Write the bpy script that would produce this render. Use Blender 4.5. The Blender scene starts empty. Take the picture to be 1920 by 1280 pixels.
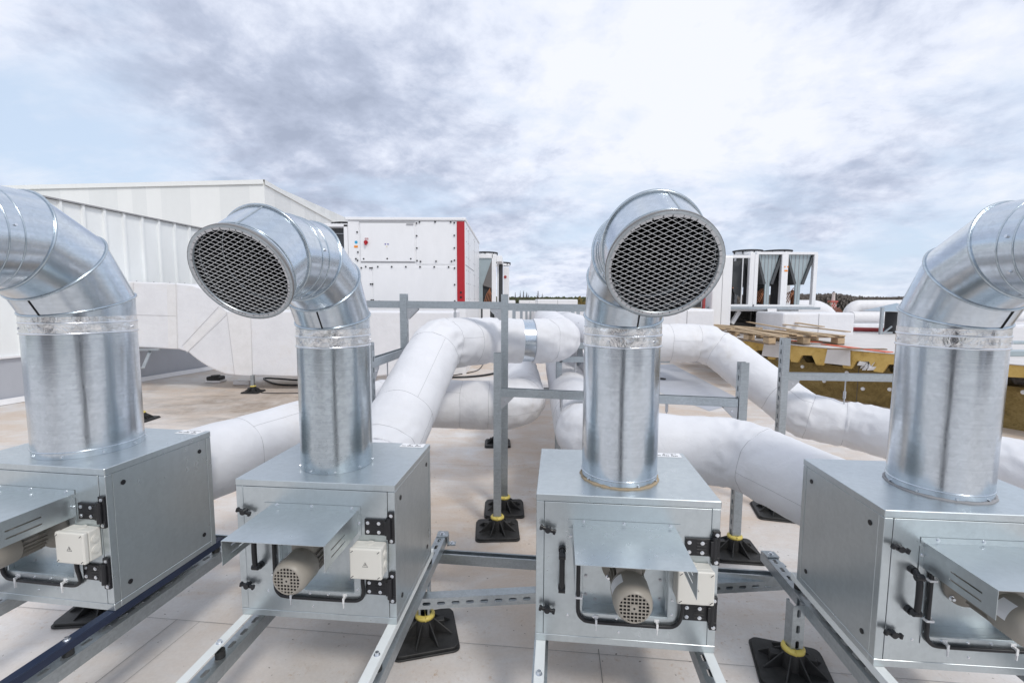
import bpy, math, random
from mathutils import Vector, Matrix, noise
random.seed(7)
S = bpy.context.scene
C = S.collection
PI = math.pi
R_ = math.radians

# ------------------------------------------------------------------ camera
PITCH, ROLL, FPX, CH = .0911, .004, 874.6, 1.71      # focal length in px of a 1920 wide frame, camera height
cp, sp, cr, sr = math.cos(PITCH), math.sin(PITCH), math.cos(ROLL), math.sin(ROLL)
f_ = Vector((0, cp, -sp)); u0 = Vector((0, sp, cp)); r0 = Vector((1, 0, 0))
r_ = cr*r0 + sr*u0; u_ = cr*u0 - sr*r0
CAM = Vector((0, 0, CH)); FZ = -.09      # roof surface level
KF = (CH-FZ)/CH
cam_d = bpy.data.cameras.new("camera"); cam = bpy.data.objects.new("camera", cam_d); C.objects.link(cam)
cam_d.sensor_width = 36; cam_d.lens = 36*FPX/1920; cam_d.clip_end = 5000; cam_d.clip_start = .05
m = Matrix.Identity(4)
for i in range(3):
    m[i][0] = r_[i]; m[i][1] = u_[i]; m[i][2] = -f_[i]; m[i][3] = CAM[i]
cam.matrix_world = m
S.camera = cam

def ray(px, py): return f_ + (px-960)/FPX*r_ - (py-640)/FPX*u_
def atY(px, py, Y): d = ray(px, py); return CAM + d*(Y/d.y)
def atZ(px, py, z): d = ray(px, py); return CAM + d*((z-CH)/d.z)

# ------------------------------------------------------------------ materials
MT = {}
def mat(name, col=(.5,.5,.5), rough=.5, metal=0., build=None, spec=.5):
    m = bpy.data.materials.new(name); m.use_nodes = True
    nt = m.node_tree; b = nt.nodes['Principled BSDF']
    b.inputs['Base Color'].default_value = (*col, 1); b.inputs['Roughness'].default_value = rough
    b.inputs['Metallic'].default_value = metal; b.inputs['Specular IOR Level'].default_value = spec
    if build: build(nt, b)
    MT[name] = m; return m
def N(nt, t, **kw):
    n = nt.nodes.new(t)
    for k, v in kw.items():
        if hasattr(n, k): setattr(n, k, v)
        else: n.inputs[k].default_value = v
    return n
def coord(nt, scale=(1,1,1), kind='Object', rot=(0,0,0)):
    tc = N(nt, 'ShaderNodeTexCoord'); mp = N(nt, 'ShaderNodeMapping')
    mp.inputs['Scale'].default_value = scale; mp.inputs['Rotation'].default_value = rot
    nt.links.new(tc.outputs[kind], mp.inputs[0]); return mp.outputs[0]
def nz(nt, vec, scale=5, detail=4, rough=.5, dist=0.):
    n = N(nt, 'ShaderNodeTexNoise'); n.inputs['Scale'].default_value = scale; n.inputs['Detail'].default_value = detail
    n.inputs['Roughness'].default_value = rough; n.inputs['Distortion'].default_value = dist
    nt.links.new(vec, n.inputs['Vector']); return n.outputs['Fac']
def ramp(nt, fac, stops):
    r = N(nt, 'ShaderNodeValToRGB'); e = r.color_ramp.elements
    while len(e) < len(stops): e.new(.5)
    for i, (p, c) in enumerate(stops):
        e[i].position = p; e[i].color = (*c, 1) if len(c) == 3 else c
    nt.links.new(fac, r.inputs[0]); return r.outputs[0]
def g(v): return (v, v, v)
def bump(nt, b, h, strength=.2, dist=.01):
    n = N(nt, 'ShaderNodeBump'); n.inputs['Strength'].default_value = strength; n.inputs['Distance'].default_value = dist
    nt.links.new(h, n.inputs['Height']); nt.links.new(n.outputs[0], b.inputs['Normal']); return n
def mix(nt, fac, a, bb, mode='MIX'):
    n = N(nt, 'ShaderNodeMix', data_type='RGBA', blend_type=mode)
    for s, v in ((0, fac), (6, a), (7, bb)):
        if hasattr(v, 'is_linked') or hasattr(v, 'links'): nt.links.new(v, n.inputs[s])
        else: n.inputs[s].default_value = v if s == 0 else (*v, 1)
    return n.outputs[2]
def math_(nt, op, a, b_=None, c_=None, clamp=False):
    n = N(nt, 'ShaderNodeMath', operation=op); n.use_clamp = clamp
    for i, v in enumerate((a, b_, c_)):
        if v is None: continue
        if isinstance(v, (int, float)): n.inputs[i].default_value = v
        else: nt.links.new(v, n.inputs[i])
    return n.outputs[0]

def galv(lo, hi, r0_, r1_, tint, streak=(3,3,60), sp_=55, wav=.06, vert=0.):
    def f(nt, b):
        ge = N(nt, 'ShaderNodeNewGeometry'); v = ge.outputs['Position']; vo = N(nt, 'ShaderNodeTexVoronoi'); vo.inputs['Scale'].default_value = sp_
        w = nz(nt, v, 60, 3); vv = N(nt, 'ShaderNodeVectorMath', operation='MULTIPLY_ADD')
        nt.links.new(v, vv.inputs[0]); vv.inputs[1].default_value = (1,1,1); cmb = N(nt, 'ShaderNodeCombineXYZ')
        ws = math_(nt, 'MULTIPLY', w, .02)
        for i in range(3): nt.links.new(ws, cmb.inputs[i])
        nt.links.new(cmb.outputs[0], vv.inputs[2]); nt.links.new(vv.outputs[0], vo.inputs['Vector'])
        sep = N(nt, 'ShaderNodeSeparateColor'); nt.links.new(vo.outputs['Color'], sep.inputs[0])
        big = nz(nt, v, 2.6, 6, .6, .6); st = nz(nt, coord(nt, streak), 3, 5, .6)
        a = math_(nt, 'MULTIPLY', sep.outputs[0], .14); a = math_(nt, 'ADD', a, math_(nt, 'MULTIPLY', big, .5)); a = math_(nt, 'ADD', a, math_(nt, 'MULTIPLY', st, .36))
        col = ramp(nt, a, [(.3, tuple(lo*t for t in tint)), (.75, tuple(hi*t for t in tint))])
        nt.links.new(col, b.inputs['Base Color'])
        rr = N(nt, 'ShaderNodeMapRange'); nt.links.new(a, rr.inputs[0]); rr.inputs[1].default_value = .3; rr.inputs[2].default_value = .75
        rr.inputs[3].default_value = r1_; rr.inputs[4].default_value = r0_; nt.links.new(rr.outputs[0], b.inputs['Roughness'])
        h = math_(nt, 'ADD', math_(nt, 'MULTIPLY', nz(nt, v, 4.5, 2), 1.), math_(nt, 'MULTIPLY', st, .05))
        if vert: h = math_(nt, 'ADD', h, math_(nt, 'MULTIPLY', nz(nt, coord(nt, (1,1,.10)), 13, 3, .6), vert))
        bump(nt, b, h, wav, .05)
    return f
mat('duct_steel', metal=1., build=galv(.58, .78, .14, .28, (.90,.98,1.06), (1,1,40), 70, .06, .35))
mat('duct_steel_dull', metal=1., build=galv(.46, .70, .14, .30, (.88,.98,1.05), (1.5,1.5,110), 70, .06, .3))
mat('duct_inner_shade', (.025,.027,.03), .45, .3)  # near-black colour stands in for the shade inside the ducts
mat('mesh_steel', (.78,.79,.80), .4, .5)
mat('box_steel', metal=.85, build=galv(.56, .66, .24, .38, (.92,1,1.03), (8,8,1.2), 60, .03))
mat('strut_steel', metal=.85, build=galv(.40, .60, .3, .44, (.92,1,1.05), (2,2,30), 90, .03))
mat('bright_steel', (.75,.77,.8), .25, 1.)
mat('cut_steel', (.55,.56,.58), .4, .9)
def foil(nt, b):
    v = coord(nt, (1,1,1)); h = nz(nt, v, 22, 6, .6, 1.2); h2 = nz(nt, coord(nt, (1,1,.3)), 12, 4, .6, .8)
    bump(nt, b, math_(nt, 'ADD', h, h2), .4, .012)
    nt.links.new(ramp(nt, h, [(.3, g(.72)), (.7, g(.93))]), b.inputs['Base Color'])
mat('foil', (.9,.9,.92), .12, 1., foil)
def wrap(nt, b):
    v = coord(nt); a = nz(nt, v, 2.2, 6, .6, .4); fine = nz(nt, coord(nt, (1,1,1)), 260, 2); cr_ = nz(nt, v, 9, 5, .55, .8)
    grime = ramp(nt, nz(nt, v, 1.7, 8, .68), [(.32, (.69,.69,.71)), (.54, (.755,.755,.775)), (.64, (.73,.72,.725)), (.76, (.60,.565,.53))])
    nt.links.new(grime, b.inputs['Base Color'])
    ge = N(nt, 'ShaderNodeNewGeometry'); rid = N(nt, 'ShaderNodeTexNoise'); rid.noise_type = 'RIDGED_MULTIFRACTAL'; rid.inputs['Scale'].default_value = 3.2; rid.inputs['Detail'].default_value = 3; rid.inputs['Distortion'].default_value = .7
    nt.links.new(ge.outputs['Position'], rid.inputs['Vector'])
    bump(nt, b, math_(nt, 'ADD', math_(nt, 'MULTIPLY', rid.outputs[0], .35), math_(nt, 'ADD', math_(nt, 'MULTIPLY', cr_, .8), math_(nt, 'ADD', math_(nt, 'MULTIPLY', fine, .02), a))), .25, .03)
mat('white_wrap', (.82,.81,.83), .55, 0., wrap)
def tapef(nt, b):
    v = coord(nt); nt.links.new(ramp(nt, nz(nt, v, 6, 6, .7), [(.3, (.70,.69,.685)), (.7, (.79,.78,.785))]), b.inputs['Base Color'])
    bump(nt, b, nz(nt, v, 40, 4), .2, .01)
mat('wrap_tape', (.76,.75,.75), .5, 0., tapef)
def paint(c, d=.06):
    def f(nt, b):
        v = coord(nt, (1,1,.4)); a = nz(nt, v, 3, 8, .65)
        nt.links.new(ramp(nt, a, [(.3, tuple(x*(1-d) for x in c)), (.65, c)]), b.inputs['Base Color'])
        bump(nt, b, nz(nt, v, 2, 2), .04, .02)
    return f
mat('white_paint', rough=.35, build=paint((.84,.84,.85)))
mat('clad_white', rough=.45, build=paint((.84,.86,.855), .06))
mat('deck_white', rough=.6, build=paint((.66,.63,.61), .12))
mat('clad_white_b', rough=.45, build=paint((.70,.72,.71), .1))
mat('hall_white', rough=.5, build=paint((.85,.855,.835), .03))
mat('hall_white_b', rough=.5, build=paint((.79,.80,.785), .03))
mat('white_rail', rough=.4, build=paint((.8,.83,.82), .12))
mat('blue_rail', rough=.35, build=paint((.02,.032,.07), .3))
mat('red_paint', (.42,.012,.02), .35)
mat('grey_membrane', rough=.6, build=paint((.46,.48,.525), .08))
def floorm(nt, b):
    v = coord(nt); big = nz(nt, v, .55, 8, .62, .3); med = nz(nt, v, 2.3, 9, .7, .2); fine = nz(nt, v, 55, 6, .7); stv = nz(nt, coord(nt, (1,2.5,1)), 1.3, 8, .7, .8)
    base = ramp(nt, med, [(.3, (.60,.565,.535)), (.5, (.68,.655,.635)), (.7, (.74,.73,.72))])
    dirt = ramp(nt, math_(nt, 'ADD', math_(nt, 'MULTIPLY', big, .55), math_(nt, 'MULTIPLY', stv, .45)), [(.41, g(0)), (.57, g(1))])
    sepv = N(nt, 'ShaderNodeSeparateXYZ'); nt.links.new(v, sepv.inputs[0])
    near = N(nt, 'ShaderNodeMapRange'); nt.links.new(sepv.outputs[1], near.inputs[0]); near.inputs[1].default_value = 1.7; near.inputs[2].default_value = 3.0; near.inputs[3].default_value = .3; near.inputs[4].default_value = 1.
    dm = math_(nt, 'MULTIPLY', dirt, near.outputs[0])
    c1 = mix(nt, dm, base, (.60,.495,.405))
    sp2 = ramp(nt, nz(nt, v, 26, 9, .78, .3), [(.56, g(0)), (.66, g(1))]); m2 = math_(nt, 'MULTIPLY', sp2, ramp(nt, nz(nt, v, 1.9, 6, .6), [(.43, g(0)), (.60, g(.8))]))
    c2 = mix(nt, m2, c1, (.46,.31,.19))
    spk = ramp(nt, nz(nt, v, 42, 3, .5), [(.71, g(0)), (.745, g(.8))])
    c2 = mix(nt, spk, c2, (.17,.13,.10))
    # dried puddle marks in the hollow by the duct foot
    dx = math_(nt, 'DIVIDE', math_(nt, 'ADD', sepv.outputs[0], 4.4), 2.3); dy = math_(nt, 'DIVIDE', math_(nt, 'ADD', sepv.outputs[1], -7.9), 1.5)
    rr = math_(nt, 'SQRT', math_(nt, 'ADD', math_(nt, 'MULTIPLY', dx, dx), math_(nt, 'MULTIPLY', dy, dy)))
    pm = math_(nt, 'ADD', rr, math_(nt, 'MULTIPLY', math_(nt, 'ADD', stv, -.5), 2.4))
    pud = ramp(nt, pm, [(.3, g(.8)), (.75, g(.45)), (1., g(0))])
    c3 = mix(nt, math_(nt, 'MULTIPLY', pud, ramp(nt, med, [(.35, g(.35)), (.6, g(1))])), c2, (.23,.165,.11))
    fm = N(nt, 'ShaderNodeMapRange'); nt.links.new(fine, fm.inputs[0]); fm.inputs[3].default_value = .86; fm.inputs[4].default_value = 1.12
    c4 = N(nt, 'ShaderNodeVectorMath', operation='MULTIPLY'); nt.links.new(c3, c4.inputs[0]); nt.links.new(fm.outputs[0], c4.inputs[1])
    nt.links.new(c4.outputs[0], b.inputs['Base Color'])
    nt.links.new(ramp(nt, med, [(.3, g(.42)), (.7, g(.7))]), b.inputs['Roughness'])
    bump(nt, b, math_(nt, 'ADD', math_(nt, 'MULTIPLY', fine, .15), nz(nt, v, 6, 4)), .15, .012)
mat('floor', rough=.55, build=floorm)
mat('seam_dark', (.10,.095,.09), .7)
mat('seam_grey', (.33,.33,.34), .7)
mat('seam_light', (.56,.55,.545), .7)
mat('seam_mid', (.20,.19,.185), .7)
def rub(nt, b):
    v = coord(nt); nt.links.new(ramp(nt, nz(nt, v, 14, 8, .7), [(.35, g(.012)), (.6, g(.028)), (.8, (.06,.05,.042))]), b.inputs['Base Color']); bump(nt, b, nz(nt, v, 90, 3), .25, .003)
mat('rubber', rough=.55, build=rub)
mat('black_plastic', (.012,.012,.014), .38)
mat('black', (.006,.006,.007), .6)
mat('dark_gap', (.02,.022,.024), .8)
mat('motor_paint', rough=.42, build=paint((.36,.33,.285), .12))
mat('cream_plastic', rough=.4, build=paint((.73,.71,.65), .04))
mat('yellow_plastic', (.66,.53,.13), .45)
mat('zip_white', (.8,.8,.8), .4)
mat('sticker', (.85,.85,.86), .4)
mat('ink', (.03,.03,.035), .6)
mat('sealant_beige', rough=.7, build=paint((.42,.33,.22), .35))
mat('sealant_grey', rough=.6, build=paint((.33,.33,.34), .3))
def wood(c):
    def f(nt, b):
        v = coord(nt, (3,3,20)); nt.links.new(ramp(nt, nz(nt, v, 4, 6, .6, .4), [(.3, tuple(x*.65 for x in c)), (.7, c)]), b.inputs['Base Color'])
    return f
mat('pallet_wood', rough=.7, build=wood((.56,.41,.25)))
mat('pallet_wood_dark', rough=.75, build=wood((.26,.19,.13)))
def foam(nt, b):
    v = coord(nt); a = nz(nt, v, 5, 8, .7, .5); nt.links.new(ramp(nt, a, [(.30, (.26,.16,.06)), (.42, (.56,.37,.10)), (.7, (.70,.49,.17))]), b.inputs['Base Color']); bump(nt, b, nz(nt, v, 22, 5), .5, .02)
mat('yellow_foam', rough=.8, build=foam)
def wool(nt, b):
    v = coord(nt, (1,1,1.4)); a = nz(nt, v, 3, 10, .75, .4); fi = nz(nt, coord(nt, (10,10,30)), 4, 6, .7)
    nt.links.new(ramp(nt, math_(nt, 'ADD', math_(nt, 'MULTIPLY', a, .6), math_(nt, 'MULTIPLY', fi, .4)), [(.36, (.10,.065,.02)), (.5, (.25,.175,.06)), (.66, (.40,.30,.13))]), b.inputs['Base Color']); bump(nt, b, fi, .6, .02)
mat('mineral_wool', rough=.95, build=wool)
mat('orange', (.66,.14,.07), .6)
mat('red_tube', (.36,.05,.05), .55)
mat('copper', (.45,.2,.11), .45, .6)
mat('coil_dark', (.035,.037,.04), .6)
mat('coil_fin', rough=.5, metal=.3, build=paint((.09,.095,.10), .2))
mat('coil_panel', rough=.4, metal=.4, build=paint((.42,.49,.51), .15))
mat('fan_black', (.02,.02,.022), .5)
mat('blue_dot', (.02,.35,.6), .5)
mat('orange_dot', (.8,.26,.02), .5)
mat('purple_dot', (.18,.17,.4), .5)
mat('louvre', (.17,.16,.155), .5, .2)
mat('tower_white', (.72,.60,.58), .7); mat('tower_red', (.55,.15,.13), .7)
mat('hood_grey', (.38,.46,.52), .4, .6)
mat('bark', (.09,.075,.065), .9)
def leafy(a, c):
    def f(nt, b):
        v = coord(nt, kind='Object'); nt.links.new(ramp(nt, nz(nt, v, .6, 4, .6), [(.35, a), (.65, c)]), b.inputs['Base Color'])
    return f
mat('twig_grey', rough=.9, build=leafy((.10,.085,.08), (.19,.165,.15)))
mat('twig_green', rough=.9, build=leafy((.05,.06,.03), (.12,.13,.06)))
mat('twig_gold', rough=.9, build=leafy((.19,.13,.035), (.36,.26,.08)))
mat('field', rough=.95, build=leafy((.07,.09,.035), (.15,.14,.08)))
mat('brick_roof', (.22,.09,.06), .8)

# ------------------------------------------------------------------ mesh builder
class MB:
    def __init__(s): s.v = []; s.f = []; s.sm = []; s.M = Matrix.Identity(4)
    def add(s, vs, fs, smooth=False):
        o = len(s.v); s.v += [tuple(s.M @ Vector(p)) for p in vs]; s.f += [tuple(i+o for i in f) for f in fs]; s.sm += [smooth]*len(fs); return s
    def box(s, x0, x1, y0, y1, z0, z1):
        return s.add([(x,y,z) for x in (x0,x1) for y in (y0,y1) for z in (z0,z1)], [(0,1,3,2),(4,6,7,5),(0,4,5,1),(2,3,7,6),(0,2,6,4),(1,5,7,3)])
    def obox(s, c, ax, ay, az):      # oriented box: centre and three half axes
        c = Vector(c); ax = Vector(ax); ay = Vector(ay); az = Vector(az)
        return s.add([c+i*ax+j*ay+k*az for i in (-1,1) for j in (-1,1) for k in (-1,1)], [(0,1,3,2),(4,6,7,5),(0,4,5,1),(2,3,7,6),(0,2,6,4),(1,5,7,3)])
    def bar(s, a, b, w, h, up=(0,0,1)):
        a = Vector(a); b = Vector(b); d = (b-a); up = Vector(up)
        sd = d.cross(up); 
        if sd.length < 1e-6: sd = d.cross(Vector((1,0,0)))
        sd.normalize(); uu = sd.cross(d).normalized()
        return s.obox((a+b)/2, d/2, sd*w/2, uu*h/2)
    def cyl(s, a, b, r, r2=None, n=20, cap=True, smooth=True):
        a = Vector(a); b = Vector(b); r2 = r if r2 is None else r2; d = (b-a).normalized()
        x = d.orthogonal().normalized(); y = d.cross(x); vs = []
        for p, q in ((a, r), (b, r2)): vs += [p + q*(math.cos(t)*x+math.sin(t)*y) for t in [2*PI*i/n for i in range(n)]]
        s.add(vs, [(i, (i+1)%n, n+(i+1)%n, n+i) for i in range(n)], smooth)
        if cap: s.add(vs, [tuple(range(n))[::-1], tuple(range(n, 2*n))])
        return s
    def lathe(s, a, d, prof, n=32, smooth=True):   # prof: (distance along d, radius)
        a = Vector(a); d = Vector(d).normalized(); x = d.orthogonal().normalized(); y = d.cross(x); vs = []
        for h, r in prof: vs += [a + h*d + r*(math.cos(2*PI*i/n)*x+math.sin(2*PI*i/n)*y) for i in range(n)]
        fs = [(k*n+i, k*n+(i+1)%n, (k+1)*n+(i+1)%n, (k+1)*n+i) for k in range(len(prof)-1) for i in range(n)]
        return s.add(vs, fs, smooth)
    def tube(s, pts, r, n=8, closed=False, cap=True, smooth=True):
        pts = [Vector(p) for p in pts]; L = len(pts); vs = []; up = None
        for i, p in enumerate(pts):
            a = pts[(i-1) % L] if (closed or i > 0) else p; b = pts[(i+1) % L] if (closed or i < L-1) else p
            d = (b-a).normalized()
            if up is None: up = d.orthogonal().normalized()
            up = (up - up.dot(d)*d).normalized(); y = d.cross(up); rr = r[i] if isinstance(r, (list, tuple)) else r
            vs += [p + rr*(math.cos(2*PI*k/n)*up+math.sin(2*PI*k/n)*y) for k in range(n)]
        m_ = L if closed else L-1
        fs = [(i*n+k, i*n+(k+1)%n, ((i+1)%L)*n+(k+1)%n, ((i+1)%L)*n+k) for i in range(m_) for k in range(n)]
        s.add(vs, fs, smooth)
        if cap and not closed: s.add(vs, [tuple(range(n))[::-1], tuple(range((L-1)*n, L*n))])
        return s
    def prism(s, poly, axis, lo, hi):      # poly in the two other axes
        n = len(poly)
        def P(a, b, t): return {'x': (t,a,b), 'y': (a,t,b), 'z': (a,b,t)}[axis]
        vs = [P(a, b, lo) for a, b in poly] + [P(a, b, hi) for a, b in poly]
        return s.add(vs, [tuple(range(n)), tuple(range(n, 2*n))[::-1]] + [(i, n+i, n+(i+1)%n, (i+1)%n) for i in range(n)])
    def build(s, name, m, parent=None, bevel=0., label=None, seg=1):
        me = bpy.data.meshes.new(name); me.from_pydata(s.v, [], s.f); me.polygons.foreach_set('use_smooth', s.sm)
        me.materials.append(MT[m]); me.update()
        import bmesh
        bm = bmesh.new(); bm.from_mesh(me); bmesh.ops.recalc_face_normals(bm, faces=bm.faces)
        bm.to_mesh(me); bm.free()
        o = bpy.data.objects.new(name, me); C.objects.link(o)
        if parent: o.parent = parent
        if label: o['label'] = label
        if bevel:
            b = o.modifiers.new('bevel', 'BEVEL'); b.width = bevel; b.segments = seg; b.limit_method = 'ANGLE'; b.angle_limit = R_(40)
        return o
def thing(name, label, cat, loc=(0,0,0), rz=0, group=None):
    o = bpy.data.objects.new(name, None); C.objects.link(o); o.location = loc; o.rotation_euler = (0,0,rz); o.empty_display_size = .2
    o['label'] = label; o['category'] = cat
    if group: o['group'] = group
    return o
def tag(o, label, cat, group=None, kind=None):
    o['label'] = label; o['category'] = cat
    if group: o['group'] = group
    if kind: o['kind'] = kind
    return o
def struct(o, label=None):
    o['kind'] = 'structure'
    if label: o['label'] = label
    return o
def copy_tree(o, parent=None):
    c = o.copy(); C.objects.link(c)
    if parent: c.parent = parent
    for ch in list(o.children): copy_tree(ch, c)
    return c

# ------------------------------------------------------------------ slotted strut channel: runs along +Y from 0 to L, slotted face on top (+Z), top at z=0
def channel(mb, L, W, H, pitch=.075, slot=(.042,.018), M=Matrix.Identity(4)):
    t = .003; keep = mb.M; mb.M = keep @ M
    n = max(1, round(L/pitch)); p = L/n; a, b = slot[0]/2, slot[1]/2
    inner = []
    for k in range(12):
        an = 2*PI*(k+.5)/12; inner.append((b*math.cos(an), (a-b)*(1 if math.sin(an) > 0 else -1)+b*math.sin(an)))
    outer = []
    for x, y in inner:
        an = math.atan2(y/(p/2), x/(W/2)); cx, sy = math.cos(an), math.sin(an); q = max(abs(cx), abs(sy)); outer.append((cx/q*W/2, sy/q*p/2))
    # corner snapping
    for sx in (-1,1):
        for sy in (-1,1):
            k = min(range(12), key=lambda i: (outer[i][0]/(W/2)-sx)**2+(outer[i][1]/(p/2)-sy)**2); outer[k] = (sx*W/2, sy*p/2)
    for i in range(n):
        yc = (i+.5)*p
        vs = [(x, yc+y, 0) for x, y in outer]+[(x, yc+y, 0) for x, y in inner]+[(x, yc+y, -t) for x, y in inner]
        mb.add(vs, [(k, (k+1)%12, 12+(k+1)%12, 12+k) for k in range(12)]+[(12+k, 12+(k+1)%12, 24+(k+1)%12, 24+k) for k in range(12)])
    mb.box(-W/2, -W/2+t, 0, L, -H, -.0005); mb.box(W/2-t, W/2, 0, L, -H, -.0005)
    mb.box(-W/2+t, -W/2+.011, 0, L, -H, -H+t); mb.box(W/2-.011, W/2-t, 0, L, -H, -H+t)
    mb.box(-W/2+.008, -W/2+.011, 0, L, -H+t, -H+.009); mb.box(W/2-.011, W/2-.008, 0, L, -H+t, -H+.009)
    mb.M = keep
def along(a, b, roll=0.):      # matrix putting local Y along a->b, local Z up, rolled about Y
    a = Vector(a); b = Vector(b); y = (b-a).normalized(); z = Vector((0,0,1))
    if abs(y.z) > .9: z = Vector((0,-1,0))
    x = y.cross(z).normalized(); z = x.cross(y)
    m = Matrix(((x.x,y.x,z.x,a.x),(x.y,y.y,z.y,a.y),(x.z,y.z,z.z,a.z),(0,0,0,1)))
    return m @ Matrix.Rotation(roll, 4, 'Y'), (b-a).length
SW = .058                      # strut width

def post_part(parent, x, y, z0, z1, roll=0., name='post'):
    mb = MB(); M, L = along((x, y, z0), (x, y, z1), roll)
    channel(mb, L, SW, SW, M=M @ Matrix.Translation((0,0,SW/2)))
    return mb.build(name, 'strut_steel', parent)
def beam_part(parent, a, b, roll=0., name='beam', w=SW, h=SW):
    mb = MB(); M, L = along(a, b, roll); channel(mb, L, w, h, M=M @ Matrix.Translation((0,0,h/2)))
    return mb.build(name, 'strut_steel', parent)
def foot_part(parent, x, y, rz=0., s=1., hub=.11):
    k = MB(); k.M = Matrix.Translation((x, y, FZ)) @ Matrix.Rotation(rz, 4, 'Z')
    h = .168*s; pl = []
    for cx, cy, a0 in ((h-.035, h-.035, 0), (-h+.035, h-.035, 90), (-h+.035, -h+.035, 180), (h-.035, -h+.035, 270)):
        for i in range(6): a = R_(a0+i*18); pl.append((cx+.035*math.cos(a), cy+.035*math.sin(a)))
    k.prism(pl, 'z', .002, .012)
    k.prism([(a*.95, b*.95) for a, b in pl], 'z', .012, .026)
    k.cyl((0,0,.026), (0,0,hub), .056*s, .05*s, 20)
    k.box(.045*s, .10*s, -.02, .02, .026, hub*.75); k.box(-.10*s, -.045*s, -.02, .02, .026, hub*.75)
    for i in range(8):
        a = 2*PI*(i+.5)/8; d = Vector((math.cos(a), math.sin(a), 0)); q = Vector((-d.y, d.x, 0))*.0035
        r0, r1 = .048*s, .15*s*(1 if i % 2 else 1)
        vs = [d*r0+Vector((0,0,hub*.95)), d*r0+Vector((0,0,.02)), d*r1+Vector((0,0,.02)), d*r1+Vector((0,0,.03))]
        k.add([v+q for v in vs]+[v-q for v in vs], [(0,1,2,3),(7,6,5,4),(0,3,7,4),(0,4,5,1),(1,5,6,2),(2,6,7,3)])
    fo = k.build('rubber_foot', 'rubber', parent, .002)
    y_ = MB(); y_.M = k.M; y_.lathe((0,0,hub), (0,0,1), [(0,.036*s),(0,.052*s),(.012,.052*s),(.022,.042*s),(.022,.034*s)], 24); y_.box(-.002,.002,-.054*s,.054*s,hub,hub+.0225)
    y_.build('collar', 'yellow_plastic', fo)
    return fo
def bracket_part(parent, corner, dx, size=.09):
    """triangular gusset at a post/beam corner: plate in the plane of direction dx and -Z"""
    c = Vector(corner); dx = Vector(dx).normalized(); n = dx.cross(Vector((0,0,1))).normalized()
    k = MB()
    for sgn in (-1, 1):
        o = n*sgn*.024
        p = [c+o, c+o+dx*size, c+o+dx*size-Vector((0,0,.012)), c+o+dx*.012-Vector((0,0,size)), c+o-Vector((0,0,size))]
        q = [v+n*.003*sgn for v in p]
        k.add(p+q, [(0,1,2,3,4),(9,8,7,6,5)]+[(i,(i+1)%5,5+(i+1)%5,5+i) for i in range(5)])
    k.obox(c+dx*size/2-Vector((0,0,.0015)), dx*size/2, n*.024, Vector((0,0,.0015))); k.obox(c+dx*.0015-Vector((0,0,size/2)), dx*.0015, n*.024, Vector((0,0,size/2-.003)))
    o = k.build('bracket', 'cut_steel', parent)
    b = MB()
    b.cyl(c+dx*.035-n*.03-Vector((0,0,.03)), c+dx*.035+n*.03-Vector((0,0,.03)), .007, n=6)
    b.build('bolt', 'bright_steel', o); return o
def rod_part(parent, x, y, z0, z1):
    k = MB(); k.cyl((x,y,z0), (x,y,z1), .005, n=8); k.cyl((x,y,z0+.05), (x,y,z0+.11), .011, n=8); k.cyl((x,y,z1-.012), (x,y,z1), .014, n=6)
    return k.build('hanger_rod', 'cut_steel', parent)
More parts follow.
